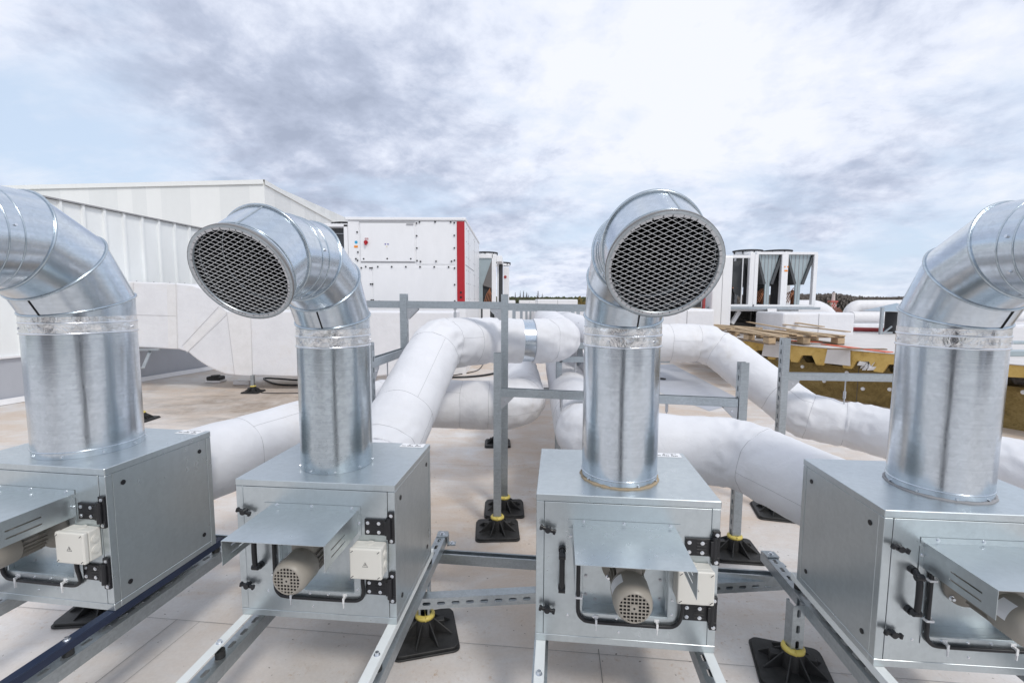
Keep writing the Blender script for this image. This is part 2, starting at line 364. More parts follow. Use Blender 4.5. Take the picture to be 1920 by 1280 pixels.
# ------------------------------------------------------------------ fan unit chassis (local: x right, y back, z up; front face at y=0)
W, D, H = .70, .556, .614
class Many:
    def __init__(s): s.l = []
    def build(s, *a, **k): return [m_.build(*a, **k) for m_ in s.l][0]
def bolts(pts, r=.006, h=.006, ax=(0,-1,0), n=6):
    K = Many(); ax = Vector(ax)
    for p in pts:
        k = MB(); K.l.append(k); p = Vector(p); k.cyl(p, p+ax*.0015, r*1.6, n=12); k.cyl(p+ax*.0015, p+ax*h, r, n=n, smooth=False)
    return K
def make_chassis(root):
    c = MB(); c.box(-W/2+.004, W/2-.004, .07, D-.004, .004, H-.004); c.box(-W/2+.004, -.17, .004, .07, .004, H-.004); c.box(.17, W/2-.004, .004, .07, .004, H-.004)
    c.box(-.17,.17,.004,.07,.43,H-.004); c.box(-.17,.17,.004,.07,.004,.13)
    ho = c.build('housing', 'dark_gap', root)
    fr = MB()
    fr.box(-W/2, -W/2+.031, 0, .03, .0305, H-.031); fr.box(W/2-.031, W/2, 0, .03, .0305, H-.031)
    fr.box(-W/2, W/2, 0, .03, 0, .029)
    fr.box(-W/2, W/2, D-.03, D, 0, H-.031)
    fr.box(-W/2, -W/2+.01, .03, D-.03, 0, .029); fr.box(W/2-.01, W/2, .03, D-.03, 0, .029)
    fr.build('frame', 'box_steel', ho, .0015)
    for sx in (-1, 1):
        p = MB(); x0, x1 = sorted((sx*(W/2-.008), sx*(W/2-.001))); p.box(x0, x1, .0315, D-.0315, .0305, H-.031)
        sp_ = p.build('side_panel', 'box_steel', ho, .001)
        q = MB()
        for yy in (.075, D-.075):
            for zz in (.085, H-.085): q = MB(); q.cyl((sx*(W/2-.002), yy, zz), (sx*(W/2+.0015), yy, zz), .0105, n=20); q.cyl((sx*(W/2+.0015), yy, zz), (sx*(W/2+.0018), yy, zz), .004, n=6); q.build('plug', 'black_plastic', sp_)
    l = MB(); l.box(-W/2-.0015, W/2+.0015, -.0015, D+.0015, H-.0295, H); l.build('lid', 'box_steel', ho, .0025)
    st = MB(); st.box(.205, .330, .490, .548, H+.0004, H+.0022); so = st.build('sticker', 'sticker', ho)
    ik = MB(); rnd = random.Random(3)
    x = .213
    while x < .312:
        w = rnd.uniform(.003, .008)
        if rnd.random() < .8: ik.box(x, x+w, .503, .511, H+.0024, H+.0028)
        x += w+.0022
    x = .25
    while x < .312: ik.box(x, x+.004, .535, .539, H+.0024, H+.0028); x += .0065
    ik.box(.246,.256,.519,.526,H+.0024,H+.0028); ik.box(.285,.294,.519,.526,H+.0024,H+.0028)
    ik.build('print', 'ink', so)
    # door with motor opening
    d = MB(); a, b, z0, z1, e0, e1 = -.3175, .3175, .031, .583, .136, .435
    oo = [(a,z0),(b,z0),(b,z1),(a,z1)]; ii = [(-.165,e0),(.165,e0),(.165,e1),(-.165,e1)]
    d.add([(x,-.001,z) for x, z in oo+ii]+[(x,.02,z) for x, z in oo+ii], [(q,(q+1)%4,4+(q+1)%4,4+q) for q in range(4)]+[(8+q,12+q,12+(q+1)%4,8+(q+1)%4) for q in range(4)]+[(q,8+q,8+(q+1)%4,(q+1)%4) for q in range(4)]+[(4+q,4+(q+1)%4,12+(q+1)%4,12+q) for q in range(4)])
    door = d.build('door', 'box_steel', root, .001)
    rc = MB(); rc.box(-.165,-.162,.02,.062,e0,e1); rc.box(.162,.165,.02,.062,e0,e1); rc.box(-.165,.165,.02,.062,e0-.003,e0); rc.box(-.165,.165,.06,.063,e0,e1)
    rc.build('motor_recess', 'box_steel', door)
    tr = MB(); tr.box(-.195,-.168,-.0035,-.001,.105,.40); tr.box(.168,.195,-.0035,-.001,.105,.40); tr.box(-.195,.195,-.0038,-.0012,.105,.133)
    tro = tr.build('trim_strip', 'box_steel', door)
    bolts([(-.182,-.0035,z) for z in (.15,.21,.28,.35)]+[(.182,-.0035,z) for z in (.15,.21)]+[(x,-.0038,.119) for x in (-.12,-.03,.05,.13)], .0035, .004).build('rivet', 'bright_steel', tro)
    bolts([(x,.06,z) for x in (-.148,.148) for z in (.17,.25,.32)]+[(x,.06,.152) for x in (-.11,.12)], .0045, .005).build('screw', 'cut_steel', door)
    bolts([(-.222,-.001,.118),(-.02,-.001,.06)], .003, .003).build('rivet', 'bright_steel', door)
    # handle and knobs
    h = MB(); x = -.247
    pts = [(x,-.001,.395),(x,-.028,.395),(x,-.043,.385),(x,-.047,.36),(x,-.048,.317),(x,-.047,.274),(x,-.043,.249),(x,-.028,.239),(x,-.001,.239)]
    h.tube(pts, .0105, 12); h.cyl((x,-.001,.395), (x,-.02,.395), .0145, n=16); h.cyl((x,-.001,.239), (x,-.02,.239), .0145, n=16)
    h.cyl((x-.013,-.043,.385), (x+.013,-.043,.385), .0125, n=16); h.cyl((x-.013,-.043,.249), (x+.013,-.043,.249), .0125, n=16)
    h.build('handle', 'black_plastic', door)
    for z, an in ((.480, -18), (.149, -12)):
        k = MB(); k.M = Matrix.Translation((-.304, -.001, z)) @ Matrix.Rotation(R_(-an), 4, 'Y')
        k.cyl((0,0,0), (0,-.016,0), .008, n=14); k.cyl((0,-.012,0), (0,-.032,0), .0135, .0115, 18)
        for sx in (-1, 1):
            k.obox((sx*.018,-.021,0), (.011,0,0), (0,.006,0), (0,0,.0065)); k.obox((sx*.027,-.022,0), (.005,0,0), (0,.0075,0), (0,0,.0095))
        k.build('knob', 'black_plastic', door, .002)
    # hood
    hd = MB(); t = .0015; z = .495; y1 = -.285
    hd.box(-.207, .188, y1, -.002, z, z+t)
    hd.box(-.222, .203, -.0045, -.0025, z+t, z+.022)
    for xs, s_ in ((-.207, 1), (.188, -1)):
        x0, x1 = sorted((xs, xs+s_*t))
        sl = ((-.235,-.135), ) ; zs = (.4, .427, .431, .453, .457, z)
        hd.box(x0, x1, y1, -.235, .4, z); hd.box(x0, x1, -.115, -.0025, .4, z)
        hd.box(x0, x1, -.235, -.115, .4, .424); hd.box(x0, x1, -.235, -.115, .430, .452); hd.box(x0, x1, -.235, -.115, .458, z)
        x2 = xs - s_*.016; a_, b_ = sorted((xs, x2)); hd.box(a_, b_, -.0045, -.0025, .39, .484)
    hood = hd.build('rain_hood', 'box_steel', door)
    bolts([(-.165,-.0045,.509),(-.01,-.0045,.509),(.165,-.0045,.509),(-.215,-.0045,.45),(.196,-.0045,.445)], .0042, .005).build('screw', 'bright_steel', hood)
    # hinges
    for zc in (.4335, .170):
        k = MB(); z0, z1 = zc-.034, zc+.034
        k.box(.222, .318, -.010, -.0015, z0, z1)
        for i in range(5): zz = z0+.008+i*.013; k.box(.262, .30, -.0115, -.010, zz, zz+.006)
        k.box(.322, .349, -.012, -.0005, zc-.067, zc-.036); k.box(.322, .349, -.012, -.0005, zc+.036, zc+.067)
        k.box(.322, .349, -.010, -.0005, zc-.036, zc+.036)
        k.cyl((.327,-.013,zc-.045), (.327,-.013,zc+.045), .011, n=16); k.box(.312,.327,-.022,-.002,z0+.004,z1-.004)
        ho_ = k.build('hinge', 'black_plastic', root, .0015)
        bolts([(.236,-.010,zc+.018),(.236,-.010,zc-.020),(.284,-.0115,zc+.018),(.284,-.0115,zc-.020)], .0048, .004).build('screw', 'bright_steel', ho_)
        bolts([(.337,-.012,zc+.053),(.337,-.012,zc-.056)], .0048, .004).build('screw', 'bright_steel', ho_)
    # motor
    c0 = Vector((0, 0, .313))
    k = MB(); k.lathe(c0+Vector((0,.06,.0)), (0,-1,0), [(0,.001),(0,.088),(.014,.088),(.014,.06),(.05,.052),(.16,.052),(.16,.001)], 36)
    for i in range(22):
        a = 2*PI*i/22; dr = Vector((math.cos(a), 0, math.sin(a))); q = Vector((-dr.z, 0, dr.x))*.0012
        if abs(math.sin(a)+1) < .05: continue
        k.obox(c0+Vector((0,-.052,0))+dr*.057, Vector((0,.045,0)), q, dr*.008)
    k.box(-.045, .045, -.105, -.01, .35, .395)
    k.obox((.0,.03,.385), (.03,0,0), (0,.03,0), (0,0,.012))
    mo = k.build('motor', 'motor_paint', root, 0)
    bolts([(-.06,.045,.26),(.062,.045,.365),(-.06,.045,.365),(.06,.045,.26)], .006, .014).build('bolt', 'bright_steel', mo)
    cw = MB(); cw.lathe(c0+Vector((0,-.10,0)), (0,-1,0), [(0,.066),(.004,.069),(.085,.069),(.103,.066),(.114,.060),(.1205,.0535),(.1215,.0515),(.116,.0515)], 40)
    # grille lattice
    n = 8; st_ = .103/8
    for i in range(n+1):
        xx = -.0515+i*st_; hl = math.sqrt(max(0, .0517**2-xx*xx))
        if hl > .004: cw.box(xx-.0018, xx+.0018, -.2215, -.2185, .313-hl, .313+hl); cw.box(-hl, hl, -.2213, -.2187, .313+xx-.0018, .313+xx+.0018)
    cw.cyl((0,-.217,.313), (0,-.2222,.313), .014, n=20)
    co = cw.build('cowl', 'motor_paint', mo)
    dk = MB(); dk.cyl((0,-.207,.313), (0,-.209,.313), .0515, n=32); dk.cyl((0,-.2225,.313), (0,-.2228,.313), .004, n=12); dk.build('fan_gap', 'black', co)
    lb = MB(); n_ = 6; vs = []
    for i in range(n_+1):
        a = PI - R_(8) - i*R_(9)
        for yy in (-.118, -.168): vs.append((.0697*math.cos(a), yy, .313+.0697*math.sin(a)))
    lb.add(vs, [(2*i, 2*i+1, 2*i+3, 2*i+2) for i in range(n_)]); lb.build('rating_plate', 'sticker', co)
    # junction box
    j = MB(); j.box(.183, .314, -.052, -.002, .243, .37); jb = j.build('junction_box', 'cream_plastic', root, .005, seg=2)
    j = MB(); j.box(.181, .316, -.074, -.0535, .241, .372); cov = j.build('cover', 'cream_plastic', jb, .006, seg=3)
    j = MB()
    for xx in (.193, .304):
        for zz in (.253, .360): j = MB(); j.cyl((xx,-.0738,zz), (xx,-.0755,zz), .0075, n=16); j.build('cover_screw', 'cream_plastic', cov)
    for zz in (.285, .33): j = MB(); j.cyl((.3138,-.028,zz), (.3175,-.028,zz), .016, n=24); j.cyl((.3175,-.028,zz), (.3185,-.028,zz), .011, n=24); j.build('knockout', 'cream_plastic', jb)
    for xx in (.215, .245): j = MB(); j.cyl((xx,-.028,.243), (xx,-.028,.228), .015, .013, 12, smooth=False); j.build('cable_gland', 'cream_plastic', jb)
    j = MB(); j.cyl((.249,-.02,.37), (.249,-.02,.373), .015, n=20); j.build('knockout', 'cream_plastic', jb)
    s = MB()
    for xx in (.193, .304):
        for zz in (.253, .360): s.obox((xx,-.0757,zz), (.005,0,.004), (0,.0003,0), (-.0008,0,.001))
    # warning triangle with flash
    cx, cz = .2475, .303
    def tri(r): return [(cx+r*math.sin(2*PI*i/3), cz+r*math.cos(2*PI*i/3)) for i in range(3)]
    o_, i_ = tri(.0135), tri(.0112)
    for i in range(3):
        a, b, c2, d2 = o_[i], o_[(i+1)%3], i_[(i+1)%3], i_[i]
        s.add([(p[0], yy, p[1]) for yy in (-.0743,-.0747) for p in (a,b,c2,d2)], [(0,1,2,3),(7,6,5,4),(0,1,5,4),(2,3,7,6)])
    fl = [(.001,.0075),(-.003,.0005),(0,.001),(-.0015,-.005),(.003,.0025),(.0003,.002),(.0028,.0075)]
    s.prism([(cx+a, cz+b) for a, b in fl], 'y', -.0747, -.0743)
    s.build('warning_symbol', 'ink', cov)
    # cable
    y = -.012; pts = [(-.182,y,.40),(-.182,y,.30),(-.182,y,.17),(-.179,y,.135),(-.165,y,.115),(-.14,y,.105),(-.05,y,.103),(.06,y,.103),(.16,y,.104),(.19,y,.110),(.208,y,.128),(.214,y-.008,.16),(.215,y-.014,.19),(.215,-.028,.235)]
    P = smooth_path(pts, 6); k = MB(); k.tube(P, .0078, 10); cb = k.build('cable', 'black_plastic', root)
    for (px_, pz, hor) in ((-.182,.36,0),(-.182,.205,0),(-.11,.104,1),(.125,.104,1)):
        k = MB()
        if hor: k.box(px_-.004, px_+.004, y-.0105, -.001, pz-.010, pz+.014); k.box(px_-.0016, px_+.0016, y-.011, y-.004, pz-.030, pz-.006); k.box(px_-.009, px_+.009, -.006, -.001, pz+.010, pz+.022)
        else: k.box(px_-.011, px_+.016, y-.0105, -.001, pz-.004, pz+.004); k.box(px_+.009, px_+.019, -.006,-.001, pz-.008, pz+.008)
        k.build('cable_tie', 'zip_white', cb)

def smooth_path(pts, k=6):
    pts = [Vector(p) for p in pts]; out = []
    for i in range(len(pts)-1):
        p0 = pts[max(i-1,0)]; p1 = pts[i]; p2 = pts[i+1]; p3 = pts[min(i+2, len(pts)-1)]
        for j in range(k):
            t = j/k; out.append(.5*((2*p1)+(p2-p0)*t+(2*p0-5*p1+4*p2-p3)*t*t+(3*p1-p0-3*p2+p3)*t**3))
    return out+[pts[-1]]

# ------------------------------------------------------------------ round duct with gored elbow, in the unit's local frame
def make_duct(root, cx, cy, R, zr, az, r, c_len, end, th2, mat_r='duct_steel', seal=None, base_bead=True, seamA=.0):
    """cx, cy: riser centre; zr: top of riser; az: heading of the outlet (0 = straight forward, -y)"""
    el_ref = {}
    fw = Vector((math.sin(az), -math.cos(az), 0)); up = Vector((0,0,1)); sd = fw.cross(up); n = 72
    O = Vector((cx, cy, 0))
    ze = zr + seamA
    def circle(p, d, rr=R):      # circle normal to d at p; fixed angular reference sd
        v = sd.cross(d).normalized(); return [p + rr*(math.cos(2*PI*i/n)*sd + math.sin(2*PI*i/n)*v) for i in range(n)]
    def cut(p, d, q, nn, rr=R):  # cylinder through p along d, cut by plane (q, nn)
        return [v + d*((q-v).dot(nn)/d.dot(nn)) for v in circle(p, d, rr)]
    RINGS = []
    def band(mb, A, B):
        if mb is el_ref.get('el') and not RINGS: RINGS.append(A)
        if mb is el_ref.get('el'): RINGS.append(B)
        mb.add(A+B, [(i,(i+1)%n,n+(i+1)%n,n+i) for i in range(n)], True)
    def ridge(mb, ring, rad): mb.tube(ring, rad, 8, closed=True)
    # riser
    ri = MB(); band(ri, circle(O+up*(H+.0005), up), circle(O+up*zr, up))
    rb = ri
    if base_bead:
        ridge(rb, circle(O+up*(H+.03), up), .0032)
    riser = ri.build('riser_duct', mat_r, root)
    sc = []
    for k in range(9):
        a = 2*PI*(k+.3)/9; d = Vector((math.cos(a), math.sin(a), 0)); p = O+d*R+up*(H+.012)
        b = MB(); b.cyl(p, p+d*.005, .0045, n=8); b.build('screw', 'bright_steel', riser)
    if seal:
        s_ = MB(); pts = []
        for i in range(90):
            a = 2*PI*i/90; w = 1+.012*noise.noise(Vector((math.cos(a)*6, math.sin(a)*6, cx*9)))*2; pts.append(O+Vector((math.cos(a), math.sin(a), 0))*(R+.002)*w+up*(H+.001))
        s_.tube(pts, [.0055+.005*abs(noise.noise(p*25)) for p in pts], 8, closed=True); s_.build('sealant', seal, riser)
    # elbow 1: three seams over 90 degrees
    el = MB(); el_ref['el'] = el; rg = MB(); Cb = O+up*ze+fw*r
    def bend_pt(a, q=r): return Cb + (-fw*math.cos(a)+up*math.sin(a))*q
    cur_p, cur_d = O+up*zr, up; ring = circle(O+up*zr, up)
    tape_lo = circle(O+up*(zr-.012), up, R+.0012)
    for i in range(3):
        a = R_(15+30*i); q = bend_pt(a, r/math.cos(R_(15))); nn = fw*math.sin(a)+up*math.cos(a)
        new = cut(cur_p, cur_d, q, nn); band(el, ring, new); ridge(rg, [q+(v-q)*1.012 for v in new], .0048)
        if i == 0: seam0 = (q, nn)
        a2 = R_(30*(i+1)); cur_d = fw*math.sin(a2)+up*math.cos(a2); cur_p = q; ring = new
    # coupler
    p1 = bend_pt(PI/2); p2 = p1+fw*(.006); p3 = p1+fw*(c_len-.012); pe = p1+fw*c_len
    r1 = circle(p2, fw); band(el, ring, r1); ridge(rg, r1, .003); r2 = circle(p3, fw); band(el, r1, r2); ridge(rg, r2, .003)
    # elbow 2, one seam
    Cb2 = pe - up*r; a = th2/2; q = Cb2+(up*math.cos(a)+fw*math.sin(a))*r/math.cos(a); nn = fw*math.cos(a)-up*math.sin(a)
    new = cut(pe, fw, q, nn); band(el, r2, new); ridge(rg, [q+(v-q)*1.014 for v in new], .006)
    d2 = fw*math.cos(th2)-up*math.sin(th2)
    pq = Cb2+(up*math.cos(th2)+fw*math.sin(th2))*r
    po = pq+d2*end
    r3 = circle(po-d2*.035, d2); r4 = circle(po, d2)
    band(el, [q+(v-q) for v in new], r3); ridge(rg, r3, .003); band(el, r3, r4)
    elb = el.build('elbow_duct', 'duct_steel', riser)
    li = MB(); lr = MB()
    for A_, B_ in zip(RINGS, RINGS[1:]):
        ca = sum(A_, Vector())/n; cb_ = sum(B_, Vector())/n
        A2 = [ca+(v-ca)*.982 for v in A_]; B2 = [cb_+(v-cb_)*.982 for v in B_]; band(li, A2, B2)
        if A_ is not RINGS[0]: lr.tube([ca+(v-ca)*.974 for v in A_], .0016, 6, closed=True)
    li.build('inner_shade_skin', 'duct_inner_shade', elb); lr.build('inner_bead', 'strut_steel', elb)  # dark skin added inside the elbow to paint its interior shade
    rg.build('seam_ridge', 'duct_steel_dull', elb)
    # longitudinal lock seams
    ls = MB()
    def lseam(A, B, i, rad=.0028): ls.tube([A[i], B[i]], rad, 6)
    lseam(new, r4, int(n*.28)); 
    ls.build('lock_seam', 'strut_steel', elb)
    ds = MB()
    a1 = R_(15); q1 = bend_pt(a1, r/math.cos(R_(15))); n1 = fw*math.sin(a1)+up*math.cos(a1)
    a2 = R_(45); q2 = bend_pt(a2, r/math.cos(R_(15))); n2 = fw*math.sin(a2)+up*math.cos(a2); dd = fw*math.sin(R_(30))+up*math.cos(R_(30))
    A = cut(q1, dd, q1, n1, R+.001); B = cut(q1, dd, q2, n2, R+.001)
    ds.tube([A[int(n*.73) if cx > -99 else 0], B[int(n*.73)]], .003, 6); ds.build('lock_seam', 'black', elb)
    # screws on coupler and gores
    b = MB()
    for pc, dc, angs in ((p1+fw*(c_len*.5), fw, (10, 75, 170, 250, 330)), (O+up*(zr+.022), up, (20, 90, 160, 230, 300))):
        cc = circle(pc, dc)
        for an in angs:
            v = cc[int(an/360*n)]; o = (v-pc).normalized(); b = MB(); b.cyl(v, v+o*.005, .0055, n=8); b.build('screw', 'bright_steel', elb)
    # foil tape and beads round the joint
    zt = zr+.045
    tp = MB(); lo = circle(O+up*(zr+.003), up, R+.0015)
    topc = [v+up*0 for v in cut(O, up, seam0[0]-up*.006, seam0[1], R+.0015)]
    zcap = min(v.z for v in topc)
    hi = [Vector((v.x, v.y, min(v.z, zcap+.004))) for v in circle(O+up*(zcap+.004), up, R+.0015)]
    K = 6; prev = lo
    for k_ in range(1, K+1):
        t = k_/K; nx = [a_.lerp(b_, t) for a_, b_ in zip(lo, hi)]
        nx = [v + (v-Vector((cx,cy,v.z))).normalized()*.0012*noise.noise(v*45) for v in nx]
        band(tp, prev, nx); prev = nx
    tape = tp.build('foil_tape', 'foil', riser)
    be = MB(); ridge(be, circle(O+up*zr, up, R+.001), .0042); ridge(be, circle(O+up*zt, up, R+.001), .004); be.build('bead', 'bright_steel', tape)
    # flange
    fl = MB(); v_ = sd.cross(d2).normalized()
    fl.lathe(po-d2*.014, d2, [(0,R-.001),(0,R+.0085),(.017,R+.0100),(.019,R+.0085),(.0195,R+.000),(.017,R-.0065),(.008,R-.0065)], 72)
    fo = fl.build('outlet_flange', 'strut_steel', elb)
    nk = MB(); rng = random.Random(int(cx*1000)+5); a_ = 0.
    def arcpiece(mb, a0, a1, q0, q1, h0, h1):
        k_ = max(1, int((a1-a0)/.12)); vs = []
        for w_ in range(k_+1):
            o = math.cos(a0+(a1-a0)*w_/k_)*sd+math.sin(a0+(a1-a0)*w_/k_)*v_
            vs += [po+o*q0+d2*h0, po+o*q1+d2*h0, po+o*q1+d2*h1, po+o*q0+d2*h1]
        mb.add(vs, [(4*w_+x_, 4*w_+4+x_, 4*w_+4+(x_+1)%4, 4*w_+(x_+1)%4) for w_ in range(k_) for x_ in range(4)]+[(0,1,2,3),(4*k_+3,4*k_+2,4*k_+1,4*k_)])
    while a_ < 2*PI-.03:
        b_ = min(2*PI, a_+rng.uniform(.07,.19)); arcpiece(nk, a_, b_-rng.uniform(.008,.03), R-.0055-rng.uniform(0,.0015), R+.0005+rng.uniform(0,.001), .0050, .0068); a_ = b_
    dr_ = MB(); arcpiece(dr_, 0, 2*PI, R-.0062, R+.0030, .0044, .0050); arcpiece(dr_, 0, 2*PI, R+.0088, R+.0104, -.004, .0046); dr_.build('gasket', 'seam_mid', fo)
    nk.build('flange_crimp', 'cut_steel', fo)
    # expanded metal mesh
    gm = MB(); Lx, Lz = .0315, .0155; Rm = R-.006; half = .00062; base = po-d2*.004
    ax_, az_ = sd, v_
    ni = int(Rm/(Lx/2))+2; nj = int(Rm/(Lz/2))+2
    for i in range(-ni, ni+1):
        for j in range(-nj, nj+1):
            if (i+j) % 2: continue
            x0, z0 = i*Lx/2, j*Lz/2
            for sgn in (1, -1):
                x1, z1 = x0+Lx/2, z0+sgn*Lz/2
                if math.hypot(x0, z0) > Rm and math.hypot(x1, z1) > Rm: continue
                A = base+ax_*x0+az_*z0; B = base+ax_*x1+az_*z1; dd = (B-A)/2; nn_ = dd.cross(d2).normalized()
                gm.obox((A+B)/2+d2*.0006*sgn, dd*1.04, nn_*half, d2*.0008)
    gm.build('mesh_grille', 'mesh_steel', fo)
    return riser

units = [(-2.0098,1.897,-.6979,-.1392),(-.8341,1.904,-.7712,-.0916),(.4477,1.7398,-.7611,-.0988),(1.7219,1.6201,-.7648,-.0826)]
# riser centre (world, camera height 0), radius, riser top (camera height 0), outlet heading in world
ris = [(-1.9835,2.146,.2013,-.1563,-.10),(-.8194,2.1407,.1591,-.2139,-.095),(.4665,1.9692,.1588,-.1907,-.045),(1.7622,1.8699,.1689,-.1786,-.03)]
labels = ['galvanised fan unit at the far left with the fattest duct, on dark blue rails',
          'galvanised fan unit whose finely ribbed duct opens towards the left, beside the fattest duct',
          'galvanised fan unit whose round mesh outlet faces the viewer, between two other units',
          'galvanised fan unit at the far right with smooth blank side panel and handle facing left']
roots = []
for i, ((x, y, zt, a), lab) in enumerate(zip(units, labels)):
    zb = CH+zt-H
    if i == 0:
        root = thing('fan_unit', lab, 'fan unit', (x, y, zb), a, 'fan units in a row'); make_chassis(root); proto = root
    else:
        root = copy_tree(proto); root.location = (x, y, zb); root.rotation_euler = (0,0,a); root['label'] = lab
    roots.append(root)
for i, (root, (x, y, zt, a), (rx, ry, R, rz, az)) in enumerate(zip(roots, units, ris)):
    zb = CH+zt-H; dx, dy = rx-x, ry-y; lx = math.cos(a)*dx+math.sin(a)*dy; ly = -math.sin(a)*dx+math.cos(a)*dy
    s = R/.159
    make_duct(root, lx, ly, R, CH+rz-zb, az-a, (.35,.33,.322,.32)[i], .07, .06, R_(30), 'duct_steel_dull' if i == 1 else 'duct_steel',
              (None, None, 'sealant_beige', 'sealant_grey')[i], i != 1, .035)
    # rails the box is bolted to
    for sx in (-1, 1):
        k = MB(); xx = sx*(W/2-.022); y0, y1 = -.62, D+.06
        k.box(xx-.019, xx+.019, y0, y1, -.006, -.001); k.box(xx-.019 if sx < 0 else xx+.014, xx-.014 if sx < 0 else xx+.019, y0, y1, -.036, -.006)
        ro = k.build('mounting_rail', 'blue_rail' if i == 0 else 'white_rail', root, .001)
        bolts([(xx, yy, -.001) for yy in (-.17, -.42)], .008, .012, (0,0,1)).build('bolt', 'bright_steel', ro)

# ------------------------------------------------------------------ strut frame that carries the four units
mf = thing('mounting_frame', 'slotted grey steel channel frame on black rubber feet under the four fan units', 'mounting frame', (0, 2.2, 0))
def loc_(p, o=Vector((0,2.2,0))): return Vector(p)-o
for i, (x, y, zt, a) in enumerate(units):
    c_, s_ = math.cos(a), math.sin(a); top = CH+zt-H-.062
    for sx in (-1, 1):
        xx = sx*(W/2-.022)
        A = Vector((x+c_*xx+s_*.75, y+s_*xx-c_*.75, top-SW/2)); B = Vector((x+c_*xx-s_*.93, y+s_*xx+c_*.93, top-SW/2))
        st = beam_part(mf, loc_(A), loc_(B), name='strut_channel')
        k = MB()
        for yy in (-.42, -.17, D+.02):
            p = Vector((x+c_*xx-s_*yy, y+s_*xx+c_*yy, 0)); p = loc_(p); k.cyl(p+Vector((0,0,top)), p+Vector((0,0,top+.030)), .019, n=18)
        k.build('rubber_damper', 'rubber', st)
        k = MB(); p = loc_(B); 
        k.obox(p+Vector((0,-.05,SW/2+.004)), (SW/2+.004,0,0), (0,.03,0), (0,0,.003)); k.obox(p+Vector((SW/2+.028,-.05,-SW/2+.003)), (.024,0,0), (0,.02,0), (0,0,.003)); k.obox(p+Vector((SW/2+.005,-.05,0)), (.003,0,0), (0,.02,0), (0,0,SW/2+.003))
        cl = k.build('clamp', 'strut_steel', st); bolts([p+Vector((0,-.05,SW/2+.007)), p+Vector((SW/2+.03,-.05,-SW/2+.006))], .009, .01, (0,0,1)).build('bolt', 'bright_steel', cl)
zx = .17
xa = atZ(835, 1033, .2); xb = atZ(1420, 1072, .2); dxy = (xb-xa)/(xb.x-xa.x)
A = xa+dxy*(-2.2-xa.x); B = xa+dxy*(2.6-xa.x); A.z = B.z = .168
beam_part(mf, loc_(A), loc_(B), PI, 'cross_rail')
A = atZ(760, 1127, .14); B = atZ(1470, 1090, .14); beam_part(mf, loc_(A), loc_(B), PI/2, 'cross_rail')
for (px, py, z, rz) in ((797,1150,FZ+.12,.25), (1487,1212,FZ+.12,-.3), (165,1150,FZ+.12,.1)):
    p = atZ(px, py, z) if px != 165 else atZ(195, 1130, FZ+.03); foot_part(mf, *loc_((p.x, p.y, 0)).xy, rz)
    if px != 165: post_part(mf, *loc_((p.x, p.y, 0)).xy, FZ+.112, .262 if px > 1000 else .20, PI if px < 1000 else 0)
    else: post_part(mf, *loc_((p.x, p.y, 0)).xy, FZ+.112, .19, PI)

